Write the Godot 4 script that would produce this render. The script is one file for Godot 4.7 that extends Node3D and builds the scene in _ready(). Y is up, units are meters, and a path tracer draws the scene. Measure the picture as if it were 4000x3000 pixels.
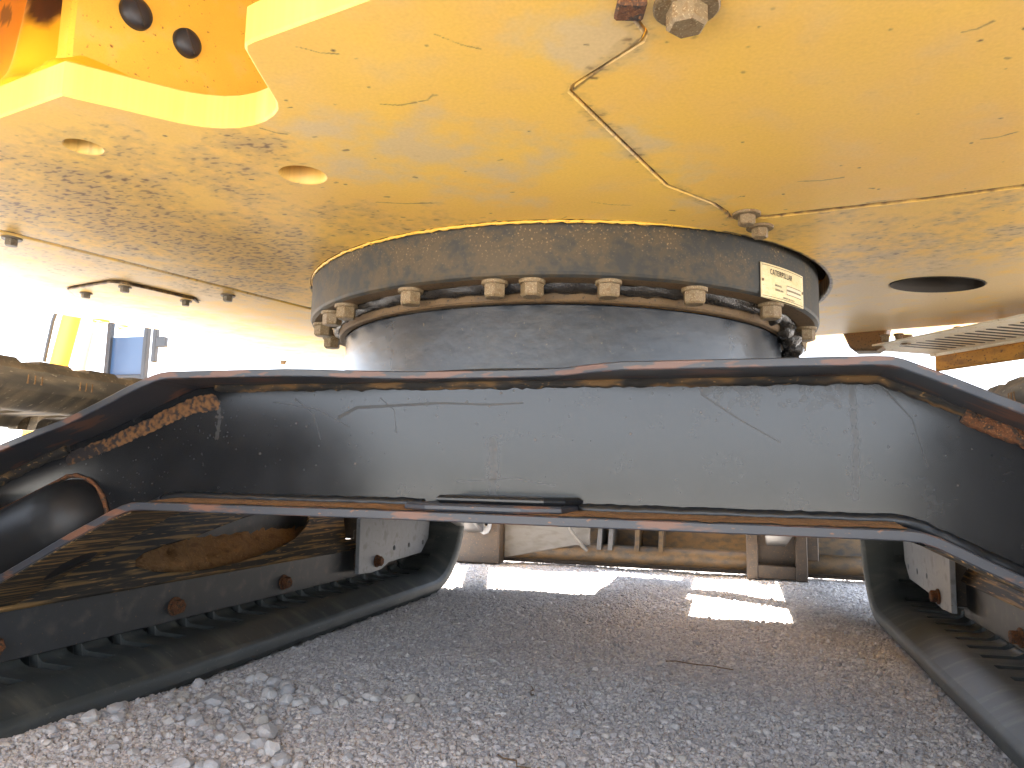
extends Node3D

# world axes: x to the right across the machine, y up, z back towards the camera; metres
const MX := -0.3466          # middle of the machine
const BZ := -1.4454          # slewing axis
const LX := -1.0967          # inner edge of the left track
const RX := 0.4035           # inner edge of the right track
const FZ := -0.936           # front edge of the X-frame flanges
const HA := Vector3(0.285, 0, -0.9585)   # the house's long axis, away from the camera
const HB := Vector3(0.9585, 0, 0.285)    # the house's cross axis

var M := {}
var C := Vector3(MX, 0, BZ)

# ---------------------------------------------------------------- naming
func put(called: String, parent: Node, o: Node3D) -> Node3D:
	var n := called
	var k := 0
	while parent.has_node(NodePath(n)):
		k += 1
		n = "%s_%03d" % [called, k]
	o.name = n
	parent.add_child(o, true)
	return o

func part(called: String, parent: Node, mesh: Mesh, mat: Material, xf := Transform3D.IDENTITY, label := "") -> MeshInstance3D:
	var o := MeshInstance3D.new()
	o.mesh = mesh
	if mat: o.material_override = mat
	o.transform = xf
	put(called, parent, o)
	if label: o.set_meta("label", label)
	return o

func thing(called: String, label: String, category: String, at := Vector3.ZERO, group := "") -> Node3D:
	var o := Node3D.new()
	put(called, self, o)
	o.position = at
	o.set_meta("label", label)
	o.set_meta("category", category)
	if group: o.set_meta("group", group)
	return o

# ---------------------------------------------------------------- mesh helpers
var uvf: Callable
var no_fn: Callable
func begin() -> SurfaceTool:
	var st := SurfaceTool.new()
	st.begin(Mesh.PRIMITIVE_TRIANGLES)
	return st

func vtx(st: SurfaceTool, p: Vector3) -> void:
	if uvf.is_valid(): st.set_uv(uvf.call(p))
	st.add_vertex(p)

func tri(st: SurfaceTool, a: Vector3, b: Vector3, c: Vector3) -> void:   # counter-clockwise from outside
	vtx(st, a); vtx(st, c); vtx(st, b)

func quad(st: SurfaceTool, a: Vector3, b: Vector3, c: Vector3, d: Vector3) -> void:
	tri(st, a, b, c); tri(st, a, c, d)

func done(st: SurfaceTool) -> ArrayMesh:
	st.generate_normals()
	return st.commit()

func flat(st: SurfaceTool) -> void: st.set_smooth_group(-1)
func smooth(st: SurfaceTool) -> void: st.set_smooth_group(0)

# a box with bevelled edges, centred at c
func box(st: SurfaceTool, c: Vector3, s: Vector3, bev := 0.003, b := Basis.IDENTITY) -> void:
	flat(st)
	var h := s * 0.5
	bev = minf(bev, minf(h.x, minf(h.y, h.z)) * 0.6)
	var q := {}
	for i in 8:
		var g := Vector3(1 if i & 1 else -1, 1 if i & 2 else -1, 1 if i & 4 else -1)
		for ax in 3:
			var p := Vector3(g.x * (h.x - bev), g.y * (h.y - bev), g.z * (h.z - bev))
			p[ax] = g[ax] * h[ax]
			q[i * 3 + ax] = c + b * p
	for ax in 3:
		var u := (ax + 1) % 3
		var v := (ax + 2) % 3
		for sg in 2:
			var o := (1 << ax) * sg
			var f := [o, o | (1 << u), o | (1 << u) | (1 << v), o | (1 << v)]
			var a: Vector3 = q[f[0] * 3 + ax]; var bb: Vector3 = q[f[1] * 3 + ax]
			var cc: Vector3 = q[f[2] * 3 + ax]; var d: Vector3 = q[f[3] * 3 + ax]
			if sg: quad(st, a, bb, cc, d)
			else: quad(st, d, cc, bb, a)
		# edges along axis ax
		for k in 4:
			var su := k & 1
			var sv := k >> 1
			var i0 := ((1 << u) * su) | ((1 << v) * sv)
			var i1 := i0 | (1 << ax)
			var a: Vector3 = q[i0 * 3 + u]; var bb: Vector3 = q[i1 * 3 + u]
			var cc: Vector3 = q[i1 * 3 + v]; var d: Vector3 = q[i0 * 3 + v]
			if (su == sv): quad(st, a, d, cc, bb)
			else: quad(st, a, bb, cc, d)
	for i in 8:
		var par := ((i & 1) + ((i >> 1) & 1) + ((i >> 2) & 1)) % 2
		if par == 1: tri(st, q[i * 3], q[i * 3 + 1], q[i * 3 + 2])
		else: tri(st, q[i * 3], q[i * 3 + 2], q[i * 3 + 1])

func box_mesh(c: Vector3, s: Vector3, bev := 0.003, b := Basis.IDENTITY) -> ArrayMesh:
	var st := begin(); box(st, c, s, bev, b); return done(st)

# split polygons round holes, then triangulate: [poly, ...] without holes
func pieces(poly: PackedVector2Array, holes: Array) -> Array:
	var out: Array = [poly]
	for hole in holes:
		var hx := 0.0
		for p in hole: hx += p.x
		hx /= hole.size()
		var nxt: Array = []
		for pc in out:
			if Geometry2D.intersect_polygons(pc, hole).is_empty():
				nxt.append(pc); continue
			for sd in [-1, 1]:
				var r := PackedVector2Array([Vector2(hx, -50), Vector2(hx + 50 * sd, -50), Vector2(hx + 50 * sd, 50), Vector2(hx, 50)])
				for half in Geometry2D.intersect_polygons(pc, r):
					for e in Geometry2D.clip_polygons(half, hole):
						if not Geometry2D.is_polygon_clockwise(e): nxt.append(e)
		out = nxt
	return out

func ccw(p: PackedVector2Array) -> PackedVector2Array:
	var q := p.duplicate()
	if Geometry2D.is_polygon_clockwise(q): q.reverse()
	return q

func inset(p: PackedVector2Array, d: float) -> PackedVector2Array:   # p ccw; positive d shrinks
	var out := PackedVector2Array()
	var n := p.size()
	for i in n:
		var e0 := (p[i] - p[(i + n - 1) % n]).normalized()
		var e1 := (p[(i + 1) % n] - p[i]).normalized()
		var n0 := Vector2(-e0.y, e0.x)
		var n1 := Vector2(-e1.y, e1.x)
		var mt := (n0 + n1)
		var k := 1.0 / maxf(0.35, 1.0 + n0.dot(n1))
		out.append(p[i] + mt * d * k)
	return out

# a plate: 2-D outline in (u, v) with thickness along w; lo/hi are w values; bevel on both rims
func plate(st: SurfaceTool, poly: PackedVector2Array, lo: float, hi: float, xf: Transform3D, holes: Array = [], bev := 0.002) -> void:
	var outer := ccw(poly)
	var rims: Array = [outer]
	var hs: Array = []
	for h in holes:
		var hh := ccw(h)
		hs.append(hh)
	var inner := inset(outer, bev)
	var hin: Array = []
	for h in hs: hin.append(inset(h, -bev))
	for pc in pieces(inner, hin):
		var t := Geometry2D.triangulate_polygon(pc)
		flat(st)
		for i in range(0, t.size(), 3):
			var a: Vector2 = pc[t[i]]; var b: Vector2 = pc[t[i + 1]]; var c: Vector2 = pc[t[i + 2]]
			if (b - a).cross(c - a) < 0:
				var s := b; b = c; c = s
			tri(st, xf * Vector3(a.x, a.y, hi), xf * Vector3(b.x, b.y, hi), xf * Vector3(c.x, c.y, hi))
			tri(st, xf * Vector3(a.x, a.y, lo), xf * Vector3(c.x, c.y, lo), xf * Vector3(b.x, b.y, lo))
	var loops: Array = [[outer, inner, false]]
	for i in hs.size(): loops.append([hs[i], hin[i], true])
	for L in loops:
		var o: PackedVector2Array = L[0]
		var n: PackedVector2Array = L[1]
		for i in o.size():
			var j := (i + 1) % o.size()
			flat(st)
			if o.size() > 20 and L[2]: smooth(st)
			var rows := [[n[i], n[j], lo], [o[i], o[j], lo + bev], [o[i], o[j], hi - bev], [n[i], n[j], hi]]
			for k in 3:
				var a: Vector3 = xf * Vector3(rows[k][0].x, rows[k][0].y, rows[k][2])
				var b: Vector3 = xf * Vector3(rows[k][1].x, rows[k][1].y, rows[k][2])
				var c: Vector3 = xf * Vector3(rows[k + 1][1].x, rows[k + 1][1].y, rows[k + 1][2])
				var d: Vector3 = xf * Vector3(rows[k + 1][0].x, rows[k + 1][0].y, rows[k + 1][2])
				if L[2]: quad(st, d, c, b, a)
				else: quad(st, a, b, c, d)

# horizontal plate; outline in (x, z)
var XZ := Transform3D(Basis(Vector3(1, 0, 0), Vector3(0, 0, 1), Vector3(0, 1, 0)), Vector3.ZERO)   # u->x, v->z, w->y (mirrored, two-sided)
func hplate(poly: PackedVector2Array, y0: float, y1: float, holes: Array = [], bev := 0.002) -> ArrayMesh:
	# use u=x, v=-z so that the frame stays right-handed
	var f := Transform3D(Basis(Vector3(1, 0, 0), Vector3(0, 0, -1), Vector3(0, 1, 0)), Vector3.ZERO)
	var fl := func(p: PackedVector2Array) -> PackedVector2Array:
		var q := PackedVector2Array()
		for v in p: q.append(Vector2(v.x, -v.y))
		return q
	var hs: Array = []
	for h in holes: hs.append(fl.call(h))
	var st := begin()
	plate(st, fl.call(poly), y0, y1, f, hs, bev)
	return done(st)

func circle(c: Vector2, r: float, n := 40, sx := 1.0, rot := 0.0) -> PackedVector2Array:
	var q := PackedVector2Array()
	for i in n:
		var a := TAU * i / n
		q.append(c + Vector2(cos(a) * r * sx, sin(a) * r).rotated(rot))
	return q

# profile [(r, y), ...] spun round the vertical through c
func lathe(st: SurfaceTool, c: Vector3, prof: PackedVector2Array, n := 96, b := Basis.IDENTITY, soft := false, wob: Callable = no_fn) -> void:
	for k in prof.size() - 1:
		if soft: smooth(st)
		else: st.set_smooth_group(k + 1)
		for i in n:
			var a0 := TAU * i / n
			var a1 := TAU * (i + 1) / n
			var P: Array = []
			for e in [[k, a0], [k, a1], [k + 1, a1], [k + 1, a0]]:
				var pr: Vector2 = prof[e[0]]
				if wob.is_valid(): pr += wob.call(e[0], e[1])
				P.append(c + b * Vector3(sin(e[1]) * pr.x, pr.y, cos(e[1]) * pr.x))
			quad(st, P[0], P[1], P[2], P[3])

func tube(st: SurfaceTool, pts: Array, r: float, n := 10, wob: FastNoiseLite = null, amp := 0.0) -> void:
	smooth(st)
	var rings: Array = []
	for i in pts.size():
		var d: Vector3 = (pts[mini(i + 1, pts.size() - 1)] - pts[maxi(i - 1, 0)]).normalized()
		var u := d.cross(Vector3.UP if absf(d.y) < 0.9 else Vector3.RIGHT).normalized()
		var v := d.cross(u)
		var ring: Array = []
		for k in n:
			var a := TAU * k / n
			var rr := r
			var base: Vector3 = pts[i] + (u * cos(a) + v * sin(a)) * r
			if wob: rr += wob.get_noise_3dv(base * 1000.0) * amp
			ring.append(pts[i] + (u * cos(a) + v * sin(a)) * rr)
		rings.append(ring)
	for i in rings.size() - 1:
		for k in n:
			var j := (k + 1) % n
			quad(st, rings[i][k], rings[i + 1][k], rings[i + 1][j], rings[i][j])
	for e in [0, rings.size() - 1]:
		for k in range(1, n - 1):
			tri(st, rings[e][0], rings[e][k], rings[e][k + 1])

# hexagon bolt head hanging down: built pointing to -y from the origin, washer on top
func bolt_mesh(r: float, h: float, washer := 1.35) -> ArrayMesh:
	var st := begin()
	if washer > 0:
		lathe(st, Vector3.ZERO, PackedVector2Array([Vector2(0, 0.0), Vector2(r * washer, 0.0), Vector2(r * washer, -h * 0.16), Vector2(r * washer * 0.96, -h * 0.22), Vector2(0, -h * 0.22)]), 24)
	lathe(st, Vector3.ZERO, PackedVector2Array([Vector2(r, -h * 0.2), Vector2(r, -h * 0.9), Vector2(r * 0.86, -h), Vector2(0, -h)]), 6)
	flat(st)
	# flat hexagon sides: rebuild normals as flat by a second pass
	var m := done(st)
	return m

func hexbolt(r: float, h: float, washer := 1.35) -> ArrayMesh:
	var st := begin()
	if washer > 0:
		lathe(st, Vector3.ZERO, PackedVector2Array([Vector2(0, 0.0), Vector2(r * washer, 0.0), Vector2(r * washer, -h * 0.16), Vector2(r * washer * 0.95, -h * 0.22), Vector2(0, -h * 0.22)]), 24)
	flat(st)
	var ys := [-h * 0.2, -h * 0.88, -h]
	var rs := [r, r, r * 0.84]
	for k in 2:
		for i in 6:
			var a0 := TAU * i / 6; var a1 := TAU * (i + 1) / 6
			quad(st, Vector3(sin(a0) * rs[k], ys[k], cos(a0) * rs[k]), Vector3(sin(a0) * rs[k + 1], ys[k + 1], cos(a0) * rs[k + 1]),
				Vector3(sin(a1) * rs[k + 1], ys[k + 1], cos(a1) * rs[k + 1]), Vector3(sin(a1) * rs[k], ys[k], cos(a1) * rs[k]))
	for i in 6:
		var a0 := TAU * i / 6; var a1 := TAU * (i + 1) / 6
		tri(st, Vector3(0, -h, 0), Vector3(sin(a1) * rs[2], -h, cos(a1) * rs[2]), Vector3(sin(a0) * rs[2], -h, cos(a0) * rs[2]))
	return done(st)

# surface nets over a box; f(p) < 0 inside
func surface_net(st: SurfaceTool, lo: Vector3, hi: Vector3, cell: float, f: Callable, col: Callable = no_fn) -> void:
	var n := Vector3i(((hi - lo) / cell).ceil()) + Vector3i.ONE
	var v := PackedFloat32Array()
	v.resize(n.x * n.y * n.z)
	for z in n.z:
		for y in n.y:
			for x in n.x:
				v[(z * n.y + y) * n.x + x] = f.call(lo + Vector3(x, y, z) * cell)
	var at := {}
	smooth(st)
	for z in n.z - 1:
		for y in n.y - 1:
			for x in n.x - 1:
				var s := Vector3.ZERO
				var cnt := 0
				var ins := 0
				var d := PackedFloat32Array(); d.resize(8)
				for k in 8:
					d[k] = v[((z + (k >> 2)) * n.y + y + ((k >> 1) & 1)) * n.x + x + (k & 1)]
					if d[k] < 0: ins += 1
				if ins == 0 or ins == 8: continue
				for e in [[0, 1], [2, 3], [4, 5], [6, 7], [0, 2], [1, 3], [4, 6], [5, 7], [0, 4], [1, 5], [2, 6], [3, 7]]:
					var a: int = e[0]; var b: int = e[1]
					if (d[a] < 0) != (d[b] < 0):
						var t := d[a] / (d[a] - d[b])
						s += Vector3(a & 1, (a >> 1) & 1, a >> 2).lerp(Vector3(b & 1, (b >> 1) & 1, b >> 2), t)
						cnt += 1
				at[Vector3i(x, y, z)] = lo + (Vector3(x, y, z) + s / cnt) * cell
	for k in at:
		var kk: Vector3i = k
		for ax in 3:
			var u := (ax + 1) % 3
			var w := (ax + 2) % 3
			if kk[u] == 0 or kk[w] == 0: continue
			var i0 := (kk.z * n.y + kk.y) * n.x + kk.x
			var step := Vector3i.ZERO; step[ax] = 1
			var i1 := ((kk.z + step.z) * n.y + kk.y + step.y) * n.x + kk.x + step.x
			if (v[i0] < 0) == (v[i1] < 0): continue
			var du := Vector3i.ZERO; du[u] = -1
			var dw := Vector3i.ZERO; dw[w] = -1
			if not (at.has(kk + du) and at.has(kk + dw) and at.has(kk + du + dw)): continue
			var P: Array = [at[kk], at[kk + du], at[kk + du + dw], at[kk + dw]]
			if v[i0] >= 0: P.reverse()
			for tv in [P[0], P[2], P[1], P[0], P[3], P[2]]:
				if col.is_valid(): st.set_color(col.call(tv))
				vtx(st, tv)

func smin(a: float, b: float, k: float) -> float:
	var h := maxf(k - absf(a - b), 0.0) / k
	return minf(a, b) - h * h * k * 0.25

func sdbox(p: Vector3, c: Vector3, h: Vector3) -> float:
	var q := (p - c).abs() - h
	return Vector3(maxf(q.x, 0), maxf(q.y, 0), maxf(q.z, 0)).length() + minf(maxf(q.x, maxf(q.y, q.z)), 0.0)

# ---------------------------------------------------------------- textures
func noise(seed_: int, freq: float, oct := 4, kind := FastNoiseLite.TYPE_SIMPLEX_SMOOTH) -> FastNoiseLite:
	var f := FastNoiseLite.new()
	f.noise_type = kind
	f.seed = seed_
	f.frequency = freq
	f.fractal_octaves = oct
	f.fractal_type = FastNoiseLite.FRACTAL_FBM if oct > 1 else FastNoiseLite.FRACTAL_NONE
	return f

func field(w: int, h: int, f: FastNoiseLite, seamless := false) -> PackedByteArray:
	var im := f.get_seamless_image(w, h) if seamless else f.get_image(w, h)
	im.convert(Image.FORMAT_L8)
	return im.get_data()

# field stretched k times along the picture's rows
func stretched(w: int, h: int, f: FastNoiseLite, kx: int, ky: int, seamless := false) -> PackedByteArray:
	var im := f.get_seamless_image(w / kx, h / ky) if seamless else f.get_image(w / kx, h / ky)
	im.convert(Image.FORMAT_L8)
	im.resize(w, h, Image.INTERPOLATE_CUBIC)
	return im.get_data()

func sat(x: float) -> float: return clampf(x, 0.0, 1.0)

func tex(w: int, h: int, d: PackedByteArray, mip := true) -> ImageTexture:
	var im := Image.create_from_data(w, h, false, Image.FORMAT_RGB8, d)
	if mip: im.generate_mipmaps()
	return ImageTexture.create_from_image(im)

func stamp(mask: PackedByteArray, w: int, h: int, x: float, y: float, r: float, a: float) -> void:
	var x0 := maxi(0, int(x - r)); var x1 := mini(w - 1, int(x + r) + 1)
	var y0 := maxi(0, int(y - r)); var y1 := mini(h - 1, int(y + r) + 1)
	for j in range(y0, y1 + 1):
		for i in range(x0, x1 + 1):
			var d := Vector2(i - x, j - y).length() / r
			if d < 1.0:
				var q := int(a * 255.0 * (1.0 - d * d))
				if q > mask[j * w + i]: mask[j * w + i] = q

func stroke(mask: PackedByteArray, w: int, h: int, pts: Array, r0: float, r1: float, a: float) -> void:
	for k in pts.size() - 1:
		var p: Vector2 = pts[k]; var q: Vector2 = pts[k + 1]
		var n := int(p.distance_to(q) / 1.0) + 1
		for i in n:
			var t := float(i) / n
			var g := (k + t) / (pts.size() - 1)
			var c := p.lerp(q, t)
			stamp(mask, w, h, c.x, c.y, lerpf(r0, r1, g), a)

const UX := -1.85
const UZ := -2.35
const UW := 2.7
const UH := 2.1
func belly_uv(p: Vector3) -> Vector2: return Vector2((p.x - UX) / UW, (p.z - UZ) / UH)

func belly_texture(seams: Array) -> ImageTexture:
	var w := 1792
	var h := 1394
	var px := w / UW
	var rng := RandomNumberGenerator.new(); rng.seed = 71
	var P := func(x: float, z: float) -> Vector2: return Vector2((x - UX) * px, (z - UZ) * px)
	var dirt := PackedByteArray(); dirt.resize(w * h)      # brown grime
	var dust := PackedByteArray(); dust.resize(w * h)      # pale dust
	var dark := PackedByteArray(); dark.resize(w * h)      # scratches, chips, seam lines and shade painted at the ring rim
	var si := 0
	for s in seams:
		var q: Array = []
		for v in s: q.append(P.call(v.x, v.y))
		stroke(dirt, w, h, q, 9, 9, 0.30)
		var sw := 3.0 if si != 1 else 1.25
		stroke(dark, w, h, q, sw, sw, 1.0 if si != 1 else 0.75)
		si += 1
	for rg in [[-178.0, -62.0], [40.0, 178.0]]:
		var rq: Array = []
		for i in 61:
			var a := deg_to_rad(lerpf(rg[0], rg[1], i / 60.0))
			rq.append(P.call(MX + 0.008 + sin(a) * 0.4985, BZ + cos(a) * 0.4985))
		stroke(dark, w, h, rq, 3.0, 3.0, 1.0)  # shade of the gap beside the ring, painted into the rim
	var ov: Array = []
	for i in 41:
		var a := TAU * i / 40.0
		ov.append(Vector2(0.337, -1.440) + Vector2(cos(a) * 0.0515 * 1.6, sin(a) * 0.0515).rotated(-0.41))
	for i in 41: ov[i] = P.call(ov[i].x, ov[i].y)
	# dust clouds where the photograph has them
	for d in [[-0.36, -0.70, 0.13, 0.7], [-0.25, -0.76, 0.11, 0.62], [-0.12, -0.55, 0.07, 0.85], [-0.42, -0.66, 0.09, 0.55], [-0.10, -0.74, 0.06, 0.7], [-0.06, -0.84, 0.05, 0.5], [-0.30, -0.86, 0.10, 0.35], [-0.04, -0.95, 0.06, 0.4],
			[-1.1, -1.1, 0.35, 0.8], [-1.35, -1.5, 0.4, 0.9], [-1.0, -1.6, 0.25, 0.8], [-0.85, -1.7, 0.25, 0.7], [-1.25, -1.0, 0.3, 0.75], [-1.1, -2.0, 0.4, 0.9], [0.35, -1.5, 0.38, 1.0], [0.5, -1.2, 0.28, 0.6], [0.25, -1.3, 0.2, 0.5], [0.3, -1.75, 0.3, 1.0], [0.3, -1.8, 0.25, 0.85], [0.55, -1.6, 0.3, 0.8], [0.45, -1.35, 0.2, 0.45], [-1.0, -0.85, 0.06, 0.5], [-0.05, -0.53, 0.05, 0.6]]:
		var c: Vector2 = P.call(d[0], d[1])
		stamp(dust, w, h, c.x, c.y, d[2] * px, d[3])
	for d in [[-0.75, -1.0, 0.22, 0.75], [-0.85, -0.85, 0.20, 0.7], [-0.9, -1.15, 0.16, 0.75], [-0.8, -0.72, 0.16, 0.65], [-0.95, -0.75, 0.16, 0.7], [-0.68, -0.62, 0.09, 0.4], [-0.6, -0.72, 0.1, 0.45], [-0.5, -0.66, 0.06, 0.6], [-0.66, -1.15, 0.15, 0.55], [-0.55, -0.9, 0.12, 0.35], [0.2, -1.2, 0.2, 0.30], [0.35, -1.15, 0.2, 0.26], [0.05, -1.1, 0.1, 0.2], [-0.75, -1.35, 0.12, 0.5], [-1.1, -0.95, 0.14, 0.4], [-0.4, -0.95, 0.1, 0.22]]:
		var c: Vector2 = P.call(d[0], d[1])
		stamp(dirt, w, h, c.x, c.y, d[2] * px, d[3])
	# scratches
	for s in [[-0.325, -0.607, -0.29, -0.612, 2.0], [-0.29, -0.612, -0.268, -0.602, 1.6], [-0.35, -0.50, -0.32, -0.52, 1.6], [-0.45, -0.84, -0.38, -0.86, 2.6], [-0.40, -0.47, -0.36, -0.475, 1.6], [-0.23, -0.515, -0.20, -0.545, 1.4],
			[0.07, -0.9, 0.12, -0.9, 2.4], [0.17, -0.62, 0.19, -0.61, 2.2], [0.24, -0.83, 0.27, -0.82, 2.0], [-0.47, -0.62, -0.45, -0.64, 2.4], [-0.18, -0.905, -0.13, -0.93, 1.4], [-0.3, -0.955, -0.24, -0.965, 2.4], [-0.24, -0.96, -0.22, -0.95, 1.4]]:
		var m: Vector2 = P.call((s[0] + s[2]) * 0.5, (s[1] + s[3]) * 0.5 - 0.004)
		stroke(dark, w, h, [P.call(s[0], s[1]), m, P.call(s[2], s[3])], s[4] * 0.3, s[4] * 0.55, 0.6)
	for i in 130:
		var x := rng.randf_range(-0.5, 0.6); var z := rng.randf_range(-1.1, -0.45)
		if rng.randf() < 0.55: x = rng.randf_range(-1.05, -0.4); z = rng.randf_range(-1.2, -0.52)
		var l := rng.randf_range(0.001, 0.007)
		var a := rng.randf_range(-0.5, 0.25)
		stroke(dark, w, h, [P.call(x, z), P.call(x + cos(a) * l, z + sin(a) * l)], rng.randf_range(0.6, 1.7), rng.randf_range(0.6, 2.0), rng.randf_range(0.35, 0.9))
	for i in 150:
		var x := rng.randf_range(-0.5, 0.65); var z := rng.randf_range(-2.0, -0.5)
		stamp(dark, w, h, P.call(x, z).x, P.call(x, z).y, rng.randf_range(0.7, 1.9), rng.randf_range(0.3, 0.7))
	var big := field(w, h, noise(3, 0.004, 3))
	var mid := field(w, h, noise(4, 0.017, 4))
	var fine := field(w, h, noise(5, 0.07, 3))
	var specks := stretched(w, h, noise(6, 0.16, 3), 2, 1)
	var grain := field(w, h, noise(8, 0.35, 2))
	var out := PackedByteArray(); out.resize(w * h * 3)
	for i in w * h:
		var b := big[i] / 255.0
		var mi := mid[i] / 255.0
		var f := fine[i] / 255.0
		var g := (grain[i] / 255.0 - 0.5)
		var r := 240.0 + (b - 0.5) * 10.0; var gg := 193.0 + (b - 0.5) * 12.0; var bb := 96.0 + (mi - 0.5) * 18.0
		# pale worn dust
		var du := sat((dust[i] / 255.0) * 1.5 + (mi - 0.5) * 1.7 - 0.28 + (f - 0.5) * 0.5) * (0.80 if dust[i] > 8 else 0.0)
		du = maxf(du, sat((mi - 0.60) * 2.2) * 0.30)
		r = lerpf(r, 218, du); gg = lerpf(gg, 192, du); bb = lerpf(bb, 146, du)
		# brown grime
		var di := sat((dirt[i] / 255.0) * 1.25 + (mi - 0.5) * 0.9 + (f - 0.5) * 0.8 - 0.10) * (0.68 if dirt[i] > 4 else 0.05)
		r = lerpf(r, 178, di); gg = lerpf(gg, 146, di); bb = lerpf(bb, 90, di)
		var sp := sat((specks[i] / 255.0 - 0.69 + di * 0.20) * 8.0) * sat(0.04 + di * 1.5)
		r = lerpf(r, 96, sp * 0.75); gg = lerpf(gg, 66, sp * 0.75); bb = lerpf(bb, 40, sp * 0.75)
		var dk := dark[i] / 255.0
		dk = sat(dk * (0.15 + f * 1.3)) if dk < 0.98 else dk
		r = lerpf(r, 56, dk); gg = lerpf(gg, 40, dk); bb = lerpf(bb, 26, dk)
		out[i * 3] = clampi(int(r + g * 13.0), 0, 255)
		out[i * 3 + 1] = clampi(int(gg + g * 13.0), 0, 255)
		out[i * 3 + 2] = clampi(int(bb + g * 11.0), 0, 255)
	return tex(w, h, out)

# generic layered tile: base colour, second colour over it by noise, specks of a third
func tile(n: int, seed_: int, base: Color, over: Color, over_at: float, over_soft: float, speck: Color, speck_at: float, kx := 1, f1 := 0.02, f2 := 0.12, amount := 1.0, grain_amp := 0.06) -> ImageTexture:
	var a := stretched(n, n, noise(seed_, f1, 5), kx, 1, true)
	var b := stretched(n, n, noise(seed_ + 1, f2, 3), maxi(1, kx / 2), 1, true)
	var g := field(n, n, noise(seed_ + 2, 0.4, 2), true)
	var out := PackedByteArray(); out.resize(n * n * 3)
	for i in n * n:
		var t := sat((a[i] / 255.0 - over_at) / over_soft) * amount
		var s := sat((b[i] / 255.0 - speck_at) * 9.0)
		var k := 1.0 + (g[i] / 255.0 - 0.5) * 2.0 * grain_amp + (a[i] / 255.0 - 0.5) * grain_amp * 2.0
		var c := base.lerp(over, t).lerp(speck, s)
		out[i * 3] = clampi(int(c.r * k * 255.0), 0, 255)
		out[i * 3 + 1] = clampi(int(c.g * k * 255.0), 0, 255)
		out[i * 3 + 2] = clampi(int(c.b * k * 255.0), 0, 255)
	return tex(n, n, out)

func bump(seed_: int, f: float, strength: float, kind := FastNoiseLite.TYPE_SIMPLEX_SMOOTH, n := 512) -> ImageTexture:
	var nz := noise(seed_, f, 4, kind)
	var im := nz.get_seamless_image(n, n)
	im.convert(Image.FORMAT_RGBA8)
	im.bump_map_to_normal_map(strength)
	im.generate_mipmaps()
	return ImageTexture.create_from_image(im)

func mat(albedo: Color, rough: float, t: Texture2D = null, scale := 0.0, metallic := 0.0) -> StandardMaterial3D:
	var m := StandardMaterial3D.new()
	m.albedo_color = albedo
	m.roughness = rough
	m.metallic = metallic
	if t:
		m.albedo_texture = t
		m.albedo_color = albedo
	if scale > 0:
		m.uv1_triplanar = true
		m.uv1_world_triplanar = true
		m.uv1_scale = Vector3.ONE * scale
		m.uv1_triplanar_sharpness = 4.0
	return m

func rough_tex(n: int, seed_: int, lo: float, hi: float, f := 0.02) -> ImageTexture:
	var a := field(n, n, noise(seed_, f, 5), true)
	var out := PackedByteArray(); out.resize(n * n * 3)
	for i in n * n:
		var v := int(lerpf(lo, hi, sat((a[i] / 255.0 - 0.25) * 2.0)) * 255.0)
		out[i * 3] = v; out[i * 3 + 1] = v; out[i * 3 + 2] = v
	return tex(n, n, out)

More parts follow.
